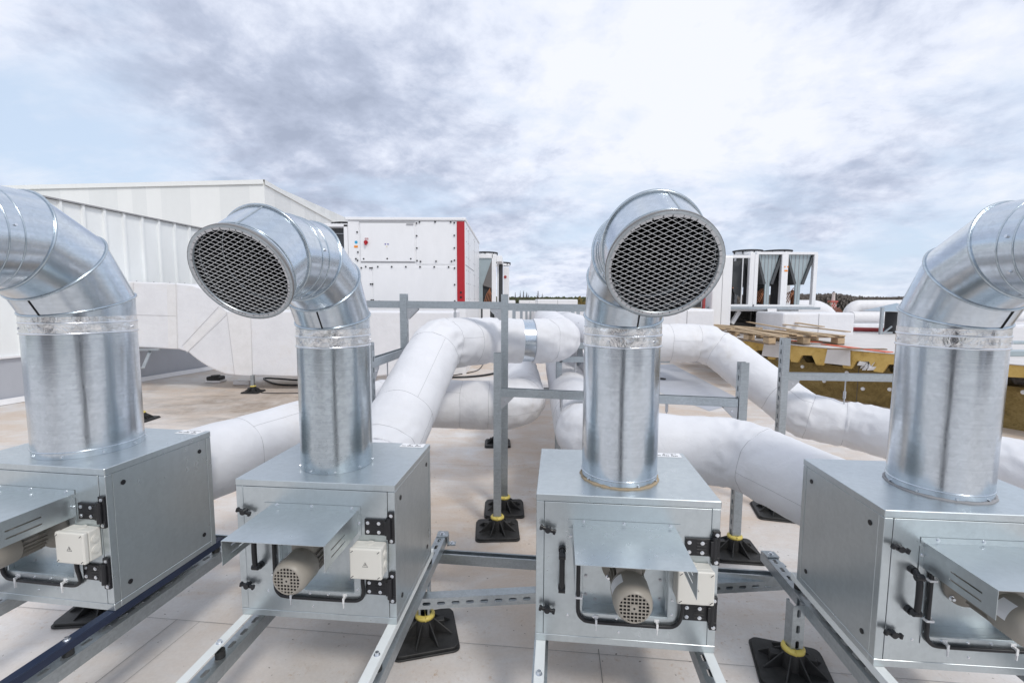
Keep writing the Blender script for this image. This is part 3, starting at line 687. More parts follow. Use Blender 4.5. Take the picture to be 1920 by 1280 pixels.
# ------------------------------------------------------------------ pipe support frames
def sframe(label, origin):
    t = thing('pipe_support_frame', label, 'support frame', origin, 0, 'strut frames holding the pipes'); return t
def near_frames():
    # middle frame: short front post, beam to the right, right post
    F1 = (-.108, 3.48); R1 = (1.60, 3.20)
    t = sframe('low strut frame with short post in front, crossing behind the duct with the viewer-facing outlet', (F1[0], F1[1], 0)); o = Vector((F1[0], F1[1], 0))
    def L(x, y, z=0): return Vector((x, y, z))-o
    post_part(t, 0, 0, FZ+.112, 1.305, PI/2); foot_part(t, 0, 0, .05)
    r = L(*R1); post_part(t, r.x, r.y, FZ+.112, 1.28, -PI/2); foot_part(t, r.x, r.y, -.12)
    zb_ = 1.01; a = L(F1[0]+.03, F1[1]-.005, zb_); b = L(R1[0]-.03, R1[1]+.005, zb_-.012); beam_part(t, a, b, PI)
    d = (b-a).normalized(); bracket_part(t, a+Vector((0,0,-.03)), d); bracket_part(t, b+Vector((0,0,-.03)), -d)
    for f in (.27, .72): q = a.lerp(b, f); rod_part(t, q.x, q.y, zb_-.15, zb_-.03)
    # tall frame behind
    F2 = (-.061, 3.85); L1 = (-.89, 3.85)
    t = sframe('tall strut frame with high crossbar in front of the white insulated pipes', (F2[0], F2[1], 0)); o = Vector((F2[0], F2[1], 0))
    post_part(t, 0, 0, FZ+.112, 1.747, PI/2); foot_part(t, 0, 0, .02)
    l = L(*L1); post_part(t, l.x, l.y, FZ+.112, 1.747, PI/2); foot_part(t, l.x, l.y)
    a = L(L1[0]+.03, L1[1], 1.66); b = L(F2[0]-.03, F2[1], 1.655); beam_part(t, a, b, PI)
    bracket_part(t, a+Vector((0,0,-.03)), (1,0,0)); bracket_part(t, b+Vector((0,0,-.03)), (-1,0,0))
    rod_part(t, l.x+.42, l.y, 1.49, 1.63)
    a = L(-1.9, 3.93, 1.665); b = L(L1[0]-.03, L1[1]+.03, 1.66); beam_part(t, a, b, PI)
    a = L(F2[0]+.03, F2[1]+.01, 1.645); b = L(1.1, 3.80, 1.63); beam_part(t, a, b, PI); rod_part(t, b.x*.58, a.y, 1.5, 1.6)
    e = L(1.1, 3.80); post_part(t, e.x+.02, e.y, FZ+.112, 1.66, PI); foot_part(t, e.x+.02, e.y)
    # receding frame left
    L0 = (-.945, 3.06)
    t = sframe('strut post and receding beam just right of the finely ribbed duct', (L0[0], L0[1], 0)); o = Vector((L0[0], L0[1], 0))
    post_part(t, 0, 0, FZ+.112, 1.42, PI/2); foot_part(t, 0, 0)
    a = L(L0[0], L0[1]+.03, 1.28); b = L(L1[0]-.0, L1[1]-.035, 1.275); beam_part(t, a, b, PI); q = a.lerp(b, .45); rod_part(t, q.x, q.y, .97, 1.27)
    bracket_part(t, a+Vector((0,0,-.03)), (b-a))
    # right frame
    R2 = (2.24, 3.81)
    t = sframe('strut frame standing before the mineral wool wall, left of the far right duct', (R2[0], R2[1], 0)); o = Vector((R2[0], R2[1], 0))
    post_part(t, 0, 0, FZ+.112, 1.40, -PI/2); foot_part(t, 0, 0, -.25)
    a = L(R2[0]+.03, R2[1], 1.085); b = L(3.70, 3.72, 1.08); beam_part(t, a, b, PI); bracket_part(t, a+Vector((0,0,-.03)), (1,0,0)); 
    q = atY(1585, 720, 3.8); rod_part(t, q.x-o.x, 0-.01, .85, 1.06)
    post_part(t, b.x+.03, b.y, FZ+.112, 1.415, 0); foot_part(t, b.x+.03, b.y)
    # third foot / far frame
    f3 = atZ(933, 828, FZ+.03); t = sframe('strut frame under the crossing white pipes, hidden behind the tall middle post', (f3.x, f3.y, 0)); o = Vector((f3.x, f3.y, 0))
    foot_part(t, 0, 0, .03, .95); post_part(t, 0, 0, FZ+.11, .56, PI/2); e = Vector((1.02, .1, 0)); foot_part(t, e.x, e.y); post_part(t, e.x, e.y, FZ+.11, 1.42, PI/2)
    q = L(.47, 5.0); beam_part(t, Vector((0,0,.58)), Vector((1.0,.1,.58)), PI)
    a = L(.48, 4.72, 1.10); b = L(1.6, 4.72, 1.10); beam_part(t, a, b, PI); rod_part(t, a.x+.17, a.y, .95, 1.07)
    post_part(t, a.x, a.y, FZ, 1.1, PI/2); beam_part(t, Vector((a.x+.0,a.y,1.24)), Vector((b.x,b.y,1.24)), PI)
    # far row of posts seen under the crossbar
    for k_, (px, Y) in enumerate(((963.7, 8.2), (977.5, 10.2), (987, 12.2), (994.5, 14.5), (1084, 8.6))):
        p = atY(px, 590, Y); zt = atY(px, 577, Y).z
        t = sframe(('leftmost', 'second', 'third', 'rightmost', 'single separate')[k_]+' thin far strut frame under the high crossbar', (p.x, p.y, 0))
        w = .055 if k_ < 4 else .05
        post_part(t, 0, 0, FZ, zt, PI/2); beam_part(t, (0.03,0,zt-.03), (1.0,0,zt-.03), PI); post_part(t, 1.03, 0, FZ, zt, PI/2)
near_frames()

# ------------------------------------------------------------------ insulated round pipes
def fillet(pts, rads):
    pts = [Vector(p) for p in pts]; out = [pts[0]]; marks = []
    for i in range(1, len(pts)-1):
        p = pts[i]; a = (pts[i-1]-p); b = (pts[i+1]-p); la, lb = a.length, b.length; a.normalize(); b.normalize()
        th = a.angle(b); r = rads[i-1]; t = min(r/math.tan(th/2), la*.48, lb*.48); r = t*math.tan(th/2)
        s0, s1 = p+a*t, p+b*t; c = p+(a+b).normalized()*(r/math.sin(th/2)); k = 14
        v0, v1 = s0-c, s1-c; ang = v0.angle(v1); ax = v0.cross(v1).normalized()
        marks.append((len(out), len(out)+k))
        for j in range(k+1): out.append(c+Matrix.Rotation(ang*j/k, 3, ax) @ v0)
    out.append(pts[-1]); return out, marks
def resample(pts, step):
    out = [pts[0]]
    for a, b in zip(pts, pts[1:]):
        n = max(1, round((b-a).length/step))
        for j in range(1, n+1): out.append(a.lerp(b, j/n))
    return out
def frames(pts):
    up = Vector((0,0,1)); fr = []
    for i, p in enumerate(pts):
        d = (pts[min(i+1, len(pts)-1)]-pts[max(i-1, 0)]).normalized()
        u2 = (up-up.dot(d)*d)
        if u2.length < .2: u2 = d.orthogonal()
        u2.normalize(); fr.append((p, d, u2, d.cross(u2)))
    return fr
def ins_pipe(label, pts, rads, R=.2, gap=None, seams=(), seed=0, group='white insulated round pipes', cracks=()):
    raw, mk = fillet(pts, rads); corners = [raw[(a+b)//2] for a, b in mk]
    P = resample(raw, .02); fr = frames(P); S_ = [0]
    for a, b in zip(P, P[1:]): S_.append(S_[-1]+(b-a).length)
    o = Vector(pts[0]); t = thing('insulated_pipe', label, 'pipe', (o.x, o.y, 0), 0, group); off = Vector((o.x, o.y, 0))
    n = 72; sd_ = Vector((seed*7.3, seed*3.1, 0))
    def radius(i, k):
        p, d, u2, s2 = fr[i]; a = 2*PI*k/n; w = min((p-c).length for c in corners) if corners else 9
        wr = max(0., 1-w/.42); dirv = u2*math.cos(a)+s2*math.sin(a); q = p+dirv*R
        e = .007*noise.noise(q*2.3+sd_)+.005*noise.noise(q*5+sd_)+.0022*(1-abs(noise.noise(q*9+sd_))*2)
        if wr > 0:
            n1 = noise.noise(q*8+sd_); n2 = 1-abs(noise.noise(q*11+sd_*2))*2
            e += wr*(.013*n1+.013*n2-.006)
        # tape joints pinch the jacket slightly
        for s0 in seams:
            ds = abs(S_[i]-s0)
            if ds < .03: e -= .004*(1-ds/.03)
        return R+e
    def pt(i, k, extra=0.):
        p, d, u2, s2 = fr[i]; a = 2*PI*k/n; return p+(u2*math.cos(a)+s2*math.sin(a))*(radius(i, k)+extra)-off
    def skin(i0, i1, name='insulation_jacket', capends=True):
        mb = MB(); vs = [pt(i, k) for i in range(i0, i1+1) for k in range(n)]; m_ = i1-i0
        mb.add(vs, [(i*n+k, i*n+(k+1)%n, (i+1)*n+(k+1)%n, (i+1)*n+k) for i in range(m_) for k in range(n)], True)
        if capends: mb.add([vs[k] for k in range(n)], [tuple(range(n))]); mb.add([vs[m_*n+k] for k in range(n)], [tuple(range(n))])
        return mb.build(name, 'white_wrap', t)
    def idx(s): return min(range(len(S_)), key=lambda i: abs(S_[i]-s))
    if gap:
        g0, g1 = idx(gap[0]), idx(gap[1]); jk = skin(0, g0); skin(g1, len(P)-1)
        mb = MB(); mb.tube([fr[i][0]-off for i in range(g0-1, g1+2)], R-.010, 48); mb.build('bare_duct', 'duct_steel', t)
    else: jk = skin(0, len(P)-1)
    if seams:
        mb = MB(); rg = random.Random(seed)
        for s0 in seams:
            i = idx(s0); ring = []
            for k in range(n):
                ring.append(pt(i, k, .0002)+fr[i][1]*.012*noise.noise(Vector((math.cos(2*PI*k/n)*1.3, math.sin(2*PI*k/n)*1.3+seed, s0))))
            mb.tube(ring, .0011, 5, closed=True)
        # a lap seam along the pipe between joints
        ss = sorted(seams)
        for a, b in zip(ss, ss[1:]):
            kk = rg.randrange(n); i0, i1 = idx(a), idx(b)
            if i1-i0 > 2: mb.tube([pt(i, (kk+int(i*.0)) % n, .0002) for i in range(i0, i1+1)], .0009, 5)
        mb.build('tape_joint', 'seam_grey', jk)
    return t
b1 = Vector((-1.933, 2.447, .70)); b2 = Vector((-.783, 2.457, .70)); b3 = Vector((.50, 2.293, .72)); b4 = Vector((1.768, 2.171, .66))
ins_pipe('white insulated pipe rising behind the ribbed duct, with a bare metal band', [b2, (-.775,2.62,.74), (-.60,3.72,1.345), (-.20,4.26,1.33), (.46,4.36,1.32), (.60,8.6,1.36)], [.15,.28,.3,.33], .205,
         gap=(2.38, 2.47), seams=(.30,.62,1.30,1.52,1.78,2.62,2.9,3.4,4.5), seed=1)
ins_pipe('low white insulated pipe from the far left unit, bending behind the tall post', [b1+Vector((.0,.0,.02)), (-1.12,4.14,.775), (.11,4.17,.745), (.14,9,.75)], [.33,.33], .218,
         seams=(.5,1.45,1.75,2.5,2.75,3.15,3.5,4.6), seed=2)
ins_pipe('upper right white insulated pipe sloping down past the pallets towards the right edge', [(.98,9,1.30), (.95,4.75,1.27), (2.02,4.72,1.27), (2.56,4.0,.70), (2.86,3.80,.67), (3.25,2.75,.64), (3.7,1.7,.64)], [.33,.30,.2,.25,.3], .19,
         seams=(3.9,4.35,4.75,5.05,5.25,5.95,6.25,6.5,7.3), seed=3)
ins_pipe('low white insulated pipe curving round into the back of the far right unit', [(.82,9,.77), (.52,3.12,.745), (1.44,2.90,.735), b4], [.30,.30], .212,
         seams=(3.0,4.2,5.3,5.65,6.1,6.9,7.35), seed=4)
ins_pipe('low white insulated pipe running straight back behind the middle right duct', [(1.02,9,.77), (.93,3.62,.76)], [], .19, seams=(1.5,3.,4.4), seed=5)

# ------------------------------------------------------------------ the roof
def plane(name, pts, m, z=0.):
    k = MB(); k.add(pts, [tuple(range(len(pts)))]); return k.build(name, m)
roofp = MB(); roofp.box(-18, 40, -20, 60, -.5, FZ); struct(roofp.build('roof_floor', 'floor'))
k = MB()
def strip(a, b, w=.0035, z=FZ+.004):
    a = Vector((a[0], a[1], z)); b = Vector((b[0], b[1], z)); d = (b-a).normalized(); q = Vector((-d.y, d.x, 0))*w
    k.add([a+q, b+q, b-q, a-q], [(0,1,2,3)])
s0 = atZ(270,1157,FZ); s1 = atZ(1490,1256,FZ); dd = (s1-s0)/(s1.x-s0.x)
for j, off in enumerate((0, 2.6, 5.3)):
    a = s0+dd*(-7-s0.x); b = s0+dd*(9-s0.x); strip((a.x, a.y+off), (b.x, b.y+off), .0012)
for px, py, qx, qy in ((333,1161,180,1280), (1122,1217,1130,1279), (375,1165,270,1250)):
    a = atZ(px, py, FZ); b = atZ(qx, qy, FZ); e = b+(b-a)*2; strip(a, e, .0015 if px != 375 else .0009)
struct(k.build('membrane_seam', 'seam_mid'))
# grey walkway sheet behind the pipes
q = [atZ(1236,683,FZ+.004), atZ(1262,683,FZ+.004), atZ(1395,752,FZ+.004), atZ(1330,770,FZ+.004), atZ(1236,735,FZ+.004)]
o = plane('membrane_sheet', q, 'grey_membrane'); tag(o, 'loose grey membrane sheet lying on the roof right of the middle duct', 'membrane sheet')
dr = atZ(1241, 711, FZ); k = MB(); k.lathe((dr.x, dr.y, FZ+0.006), (0,0,1), [(0,.09),(.02,.085),(.02,.055),(-.002,.05),(-.002,.001)], 20)
tag(k.build('roof_drain', 'black_plastic'), 'round black roof drain in the grey membrane sheet', 'drain')
# raised deck on the right
zd = .86; DS = 1.39
e1, e2 = atZ(1385,637,zd), atZ(1672,662,zd); dv = (e2-e1).normalized()
e3 = e2+dv*4.5; nb = Vector((-dv.y, dv.x, 0))
if nb.x < 0: nb = -nb
deck = thing('raised_roof_deck', 'raised white roof deck with open yellow insulation edge over a brown mineral wool wall', 'roof deck', (e1.x, e1.y, 0)); ob = Vector((e1.x, e1.y, 0))
M = Matrix.Translation((0,0,zd)) @ Matrix(((dv.x, nb.x, 0, 0), (dv.y, nb.y, 0, 0), (0,0,1,0), (0,0,0,1))) @ Matrix.Scale(DS, 4) @ Matrix.Translation((0,0,-1.1))
ZL = 1.1; FL = (FZ-zd)/DS+1.1
L0_, L1_ = -.15, (e3-e1).length/DS
c0 = e1+dv*L0_*DS-ob; c1 = e3-ob; cl = atZ(1310,602,zd)-ob; k = MB()
pf = [(c0.x-nb.x*.02, c0.y-nb.y*.02), (c1.x-nb.x*.02, c1.y-nb.y*.02), (c1.x+nb.x*30, c1.y+nb.y*30), (cl.x+3, cl.y+28), (cl.x, cl.y)]
k.prism(pf, 'z', zd-.012, zd); k.build('deck_membrane', 'deck_white', deck)
# foam slab edge following the trapezoidal sheet below
k = MB(); k.M = M; p = .33; x = L0_
poly = [(L0_, ZL-.013)]; ridge_pts = []
xs = []
while x < L1_:
    ridge_pts += [(x, ZL-.24), (x+.06, ZL-.24), (x+.11, ZL-.135), (x+.24, ZL-.125), (x+.30, ZL-.24)]; xs.append(x); x += p
prof = [(a, b) for a, b in ridge_pts if a <= L1_]
for (a, b), (c_, d_) in zip(prof, prof[1:]):
    k.add([(a,.01,b),(c_,.01,d_),(c_,.01,ZL-.013),(a,.01,ZL-.013),(a,.6,b),(c_,.6,d_)], [(0,1,2,3),(0,4,5,1)])
k.build('foam_edge', 'yellow_foam', deck)
k = MB(); k.M = M
for (a, b), (c_, d_) in zip(prof, prof[1:]):
    k.add([(a,.04,b-.006),(c_,.04,d_-.006),(c_,.9,d_-.006),(a,.9,b-.006)], [(0,1,2,3)])
k.build('trapezoid_sheet', 'bright_steel', deck)
k = MB(); k.M = M; k.box(L0_, L1_, .22, .45, FL, ZL-.25); k.build('mineral_wool_wall', 'mineral_wool', deck)
k = MB(); k.M = M; rg = random.Random(5)
for x in [L0_+.25+i*.42 for i in range(11)]:
    for z in (.3, .62, .80): 
        xx, zz = x+rg.uniform(-.09,.09)+(.2 if z == .62 else 0), z+rg.uniform(-.03,.03); k = MB(); k.M = M; k.cyl((xx,.205,zz), (xx,.2201,zz), .022, n=14); k.cyl((xx,.20,zz), (xx,.206,zz), .008, n=8); k.build('wool_fixing', 'zip_white', deck)
k = MB(); k.M = M
for x in (-.3,.62,1.54,2.46): k.box(x, x+.006, .217, .2201, FL, ZL-.25)
k.build('board_joint', 'seam_dark', deck)
for x in (.42, 1.28): k = MB(); k.M = M; k.add([(x,-.012,ZL-.004),(x+.26,-.012,ZL-.004),(x+.28,-.03,ZL-.20),(x-.02,-.03,ZL-.20),(x,-.004,ZL-.004),(x+.26,-.004,ZL-.004),(x+.28,-.022,ZL-.20),(x-.02,-.022,ZL-.20)], [(0,1,2,3),(7,6,5,4),(0,4,5,1),(1,5,6,2),(2,6,7,3),(3,7,4,0)]); k.build('membrane_flap', 'deck_white', deck)
k = MB(); k.M = M
for i in range(9): a = rg.uniform(0,6.3); k.obox((1.72+rg.uniform(-.06,.06),.03+rg.uniform(-.02,.03),ZL-.19+rg.uniform(-.03,.04)), (.03*math.cos(a),.02,.02*math.sin(a)), (-.01,.025,.01), (.012,.0,.022))
k.build('foam_crumbs', 'wrap_tape', deck, .006)
# white capping strip to the right (behind the far right duct)
k = MB(); pA = atY(1875, 668, 5.3); k.M = M
k.box(3.1, 5.2, -.06, -.022, ZL-.20, ZL+.012); k.build('edge_flashing', 'white_paint', deck)

# things lying on the deck
def dk(px, py, z=zd): return atZ(px, py, z)
def pallet(label, c, rz, tilt=0.):
    t = thing('wooden_pallet', label, 'pallet', c, rz, 'wooden pallets on the raised deck'); t.rotation_euler = (tilt, 0, rz); t.scale = (1.36,1.36,1.36)
    for i in range(6):
        y = -.50+i*.20; k = MB(); k.box(-.6, .6, y-.045, y+.045, .118, .138); k.build('deck_board', 'pallet_wood', t, .002)
    for y in (-.49, 0, .49):
        for x in (-.53, 0, .53): k = MB(); k.box(x-.07, x+.07, y-.05, y+.05, .022, .098); k.build('block', 'pallet_wood', t, .002)
    for x in (-.53, 0, .53): k = MB(); k.box(x-.05, x+.05, -.55, .55, .099, .117); k.build('stringer_board', 'pallet_wood_dark', t, .002)
    for y in (-.49, 0, .49): k = MB(); k.box(-.6, .6, y-.05, y+.05, .002, .021); k.build('bottom_board', 'pallet_wood_dark', t, .002)
    return t
pallet('front wooden pallet at the deck edge with three end blocks facing the viewer', (5.55, 9.6, zd+.001), PI/2+.03)
pallet('rear wooden pallet on the deck, partly behind the sloping white pipe', (5.05, 11.7, zd+.001), PI/2+.3)
def plank(name, a, b, w, h, m, label, cat, z=zd):
    a = dk(*a); b = dk(*b); k = MB(); k.bar(Vector((a.x,a.y,z+h/2+.001)), Vector((b.x,b.y,z+h/2+.001)), w, h); o = k.build(name, m, None, .002); tag(o, label, cat); return o
rg2 = random.Random(11)
for i, (xa_, ya_, xb_, yb_, w_) in enumerate(((1372,611,1490,627,.10),(1402,607,1560,634,.09),(1440,608,1590,626,.10),(1378,622,1470,641,.09),(1462,606,1540,620,.12))):
    a = dk(xa_, ya_, zd+.2); b = dk(xb_, yb_, zd+.2); k = MB(); z_ = zd+.19+.022*i
    k.bar(Vector((a.x,a.y,z_+.0105+.03*(i%2))), Vector((b.x,b.y,z_+.0105)), w_, .02); o = k.build('loose_board', 'pallet_wood', None, .002)
    tag(o, ('leftmost pale board thrown across the pallets', 'long pale board crossing both pallets diagonally', 'right pale board lying across the front pallet', 'lowest pale board beside the sloping pipe on the pallets', 'short wide pale board on the rear pallet')[i], 'board', 'loose boards on the pallets')
plank('plank', (1545,646), (1668,661), .15, .014, 'orange', 'bright orange board lying right of the front pallet on the deck', 'board')
plank('plank', (1553,655), (1660,655.5), .09, .02, 'pallet_wood_dark', 'thin weathered grey brown plank at the deck edge', 'plank')
plank('plank', (1440,637), (1545,643), .08, .02, 'orange', 'orange board half hidden under the front pallet', 'board')
a = dk(1572,620.5); b = dk(1672,623); k = MB(); k.cyl((a.x,a.y,zd+.06), (b.x,b.y,zd+.06), .055, n=16); tag(k.build('tube', 'red_tube'), 'dark red tube lying on the far side of the deck', 'tube')
a = dk(1500,618); b = dk(1572,619); k = MB(); k.cyl((a.x,a.y,zd+.03), (b.x,b.y,zd+.03), .025, n=12); tag(k.build('tube', 'red_tube'), 'thinner red tube left of the dark red tube on the deck', 'tube')
a = dk(1570,619); k = MB()
for i in range(5): k.obox((a.x+rg.uniform(-.25,.2), a.y+rg.uniform(-.1,.2), zd+.03+.02*i), (.18,.03,.0), (-.02,.09,.01), (0,0,.012))
tag(k.build('tool_pile', 'fan_black', None, .004), 'small dark heap of tools at the left end of the dark red tube', 'tools')
a = dk(1466,616); k = MB(); k.box(a.x-.09, a.x+.09, a.y-.05, a.y+.05, zd+.001, zd+.16); o = k.build('box', 'orange', None, .01); tag(o, 'small orange and white box behind the pallets', 'box')
k = MB(); k.box(a.x-.095, a.x-.02, a.y-.055, a.y+.055, zd+.03, zd+.17); k.build('wrapper', 'white_paint', o, .005)
a = dk(1520,622); k = MB(); k.add([(a.x-.5,a.y-.1,zd+.004),(a.x+.5,a.y-.2,zd+.004),(a.x+.6,a.y+.1,zd+.05),(a.x,a.y+.15,zd+.01),(a.x-.45,a.y+.1,zd+.03),(a.x,a.y-.15,zd+.008)], [(0,5,3,4),(5,1,2,3)])
tag(k.build('plastic_sheet', 'wrap_tape'), 'crumpled grey sheet lying in the middle of the deck', 'sheet')

# ------------------------------------------------------------------ left: ribbed wall, hall, duct
w0 = atZ(0,759,FZ); w1 = atZ(382,695,FZ); wd = (w1-w0).normalized(); wn = Vector((wd.y, -wd.x, 0))    # wn points to the roof side
def wallM(): return Matrix(((wd.x, wn.x, 0, w0.x), (wd.y, wn.y, 0, w0.y), (0,0,1,0), (0,0,0,1)))
wall = thing('ribbed_wall', 'white ribbed metal wall along the left side of the roof above a grey upstand', 'wall', (0,0,0)); WM = wallM()
La, Lb = -7., 7.2
k = MB(); k.M = WM; k.box(La, Lb, -.5, -.02, FZ, .675); k.box(La, Lb, -.02, .02, FZ, .0); k.build('upstand', 'grey_membrane', wall, .01)
k = MB(); k.M = WM; k.add([(La,.021,-.04),(Lb,.021,-.04),(Lb,.07,FZ+.008),(La,.07,FZ+.008)], [(0,1,2,3)]); k.add([(La,.022,.0),(Lb,.022,.0),(Lb,.10,FZ+.006),(La,.10,FZ+.006)], [(0,1,2,3)])
k.build('cove_strip', 'wrap_tape', wall)
k = MB(); k.M = WM; k.box(La, Lb, -.5, .03, .676, .71); k.build('drip_ledge', 'white_paint', wall)
def ztop(s): return 3.50-.032*s
k = MB(); k.M = WM; s = La; pitch = .37
while s < Lb:
    a, b = s, s+pitch-.07
    zt0, zt1, zt2 = ztop(a), ztop(b), ztop(b+.07)
    k.add([(a,-.03,.71),(b,-.03,.71),(b,-.03,zt1),(a,-.03,zt0)], [(0,1,2,3)])
    k.add([(b,-.03,.71),(b+.015,.012,.71),(b+.015,.012,zt1),(b,-.03,zt1),(b+.055,.012,.71),(b+.055,.012,zt1),(b+.07,-.03,.71),(b+.07,-.03,zt2)], [(0,1,2,3),(1,4,5,2),(4,6,7,5)])
    s += pitch
k.build('cladding', 'clad_white', wall)
k = MB(); k.M = WM; k.add([(La,.03,ztop(La)-.0),(Lb,.03,ztop(Lb)-.0),(Lb,.03,ztop(Lb)+.03),(La,.03,ztop(La)+.03),(La,-.4,ztop(La)+.03),(Lb,-.4,ztop(Lb)+.03),(Lb,-.4,0.8),(La,-.4,.8),(Lb,-.03,.8),(Lb,-.03,ztop(Lb)-.05)], [(0,1,2,3),(3,2,5,4),(4,5,6,7),(5,2,1,9,8,6)]); k.build('coping', 'seam_grey', wall)
k = MB(); k.M = WM; k.cyl((1.2,.05,2.0), (3.4,.05,2.0), .012, n=8)
for s_ in [La+.15+i*.37 for i in range(38)]: k.cyl((s_,-.03,2.05),(s_,-.02,2.05),.008,n=6)
k.build('fixing', 'seam_grey', wall)
# distant hall
HY = 20.
cn = atY(495, 340, HY); lf = atY(60, 350, HY*1.04); bk = atY(655, 411, HY*1.95)
hall = thing('hall_building', 'large pale hall with vertical panels rising behind the ribbed wall', 'building', (cn.x, cn.y, 0)); ob = Vector((cn.x, cn.y, 0))
dl = (Vector((lf.x, lf.y, 0))-ob).normalized(); zs = (lf.z-cn.z)/(Vector((lf.x,lf.y,0))-ob).length
db = (Vector((bk.x, bk.y, 0))-ob).normalized(); 
for names, dd_, LL, zsl in (('front', dl, 26, zs), ('side', db, 40, (bk.z-cn.z)/(Vector((bk.x,bk.y,0))-ob).length)):
    pan = [MB(), MB()]; j = 0; s = 0; pw = .66 if names == 'front' else 1.2
    while s < LL:
        z0, z1 = cn.z+zsl*s, cn.z+zsl*(s+pw); a = dd_*s; b = dd_*(s+pw)
        h_ = (0,2,1,0,0,1,2,0,1)[j % 9]; pan[h_ > 0].add([(a.x,a.y,-1),(b.x,b.y,-1),(b.x,b.y,z1),(a.x,a.y,z0)], [(0,1,2,3)])
        if names == 'side': pass
        s += pw; j += 1
    pan[0].build('panel', 'hall_white', hall); pan[1].build('panel', 'hall_white_b', hall)
k = MB(); a = dl*26; b = db*40; za = cn.z+zs*26; zb_ = bk.z
nrm = Vector((0,-1,0))
k.add([(a.x,a.y-.06,za-.12),(0,-.06,cn.z-.12),(0,-.06,cn.z+.06),(a.x,a.y-.06,za+.06)], [(0,1,2,3)])
k.add([(0.06,-.06,cn.z-.14),(b.x+.06,b.y,zb_-.14),(b.x+.06,b.y,zb_+.06),(.06,-.06,cn.z+.06)], [(0,1,2,3)])
k.add([(a.x,a.y-.06,za+.06),(0,-.06,cn.z+.06),(.06,-.06,cn.z+.06),(b.x+.06,b.y,zb_+.06),(a.x+b.x,a.y+b.y,za+.06)], [(0,1,2,3,4)])
k.build('roof_edge', 'hall_white', hall)
# rectangular insulated duct
RD = thing('rectangular_duct', 'large white wrapped rectangular duct stepping down along the left side', 'duct', (0, 8.95, 0))
Yd = 8.95
def arc(p0, p1, p2, n=8): return [tuple((1-t)**2*a+2*t*(1-t)*b+t*t*c for a, b, c in zip(p0, p1, p2)) for t in [i/n for i in range(n+1)]]
top = [(-60,534),(150,530),(250,528),(333,531)]+arc((352,533),(392,538),(425,582))+[(520,583),(700,584),(850,585)]
bot = [(850,690),(700,706.5),(560,706.5),(440,703.5)]+arc((425,702),(385,690),(352,660))+[(335,655),(270,652),(200,648),(-60,640)]
pl = [atY(a, b, Yd) for a, b in top+bot]
k = MB(); k.prism([(p.x, p.z) for p in pl], 'y', 0, 1.1); do = k.build('wrapped_duct', 'white_wrap', RD, .03, seg=3)
k = MB()
def lineY(pts, r=.0035, dy=-.004):
    P = [atY(a, b, Yd) for a, b in pts]; k.tube([(p.x, p.y-Yd+dy, p.z) for p in P], r, 5)
for a, b in (((330,531),(333,655)), ((425,584),(440,703)), ((470,584),(474,706)), ((425,590),(350,662)), ((410,575),(342,648)), ((250,530),(251,652)), ((612,586),(613,705)), ((760,588),(761,700)), ((250,590),(330,592))): lineY((a, b))
k.build('tape_seam', 'seam_light', do)
k = MB()
for a, b, c_, d_ in (((313,533),(332,533),(334,653),(316,653)), ((427,588),(470,586),(473,704),(441,702)), ((412,577),(424,586),(351,660),(343,650))):
    P = [atY(*q_, Yd) for q_ in (a,b,c_,d_)]; k.add([(p.x, -.0025, p.z) for p in P], [(0,1,2,3)])
k.build('wide_tape', 'wrap_tape', do)
a = atZ(475, 735, FZ); foot_part(RD, a.x, a.y-Yd-.0, 0, 1.); post_part(RD, a.x, a.y-Yd, FZ+.11, .24, PI/2)
a = atZ(395, 790, 0); 
k = MB(); p0 = atY(268, 690, 8.3); p1 = atY(283, 655, 9.); p2 = atY(222, 657, 8.2); k.bar((p0.x, p0.y-Yd, p0.z), (p1.x, p1.y-Yd, p1.z), .05, .02); q0 = atY(200,656,8.9); q1 = atY(300,655,8.9); k.bar((q0.x,-.05,q0.z), (q1.x,-.05,q1.z), .05, .04); k.build('wall_bracket', 'strut_steel', RD)
# black roof outlet and small items at left
a = atZ(405, 716, FZ); t = thing('roof_outlet', 'small black roof outlet cap in the stained area left of the duct foot', 'roof outlet', (a.x, a.y, FZ))
k = MB(); k.box(-.16,.16,-.13,.13,.002,.05); k.build('base', 'wrap_tape', t, .01); k = MB(); k.box(-.14,.14,-.11,.11,.05,.13); k.cyl((0,0,.13),(0,0,.15),.09,n=16); k.build('cap', 'rubber', t, .015)
a = atZ(462, 722, FZ); k = MB(); k.box(a.x-.28, a.x+.05, a.y, a.y+.1, FZ+.002, FZ+.09); tag(k.build('insulation_offcut', 'white_paint', None, .01), 'white insulation offcut lying beside the duct foot', 'offcut')
a = atZ(283, 787, FZ); t = thing('support_foot', 'lone black rubber foot peeking out right of the far left duct', 'rubber foot', (a.x-.13, a.y, 0)); foot_part(t, 0, 0)
# cables
def cable(label, pts, r=.016):
    P = smooth_path([atZ(x, y, FZ+r) for x, y in pts], 8); k = MB(); k.tube(P, r, 8); tag(k.build('cable', 'black_plastic'), label, 'cable')
cable('black cable loop on the roof floor beside the left duct foot', [(640,722),(560,722),(520,720),(496,711),(500,708.5),(530,710),(560,712),(640,712)], .017)
cable('thin black cable lying straight behind the left duct foot', [(490,736),(540,737),(600,735)], .008)
cable('black cable bundle on the floor seen under the crossing pipe', [(845,707),(880,706),(915,702),(960,692),(985,688)], .024)
cable('thin black cable curving up beneath the crossing pipe', [(845,704),(870,700),(895,694),(905,684),(908,676)], .012)

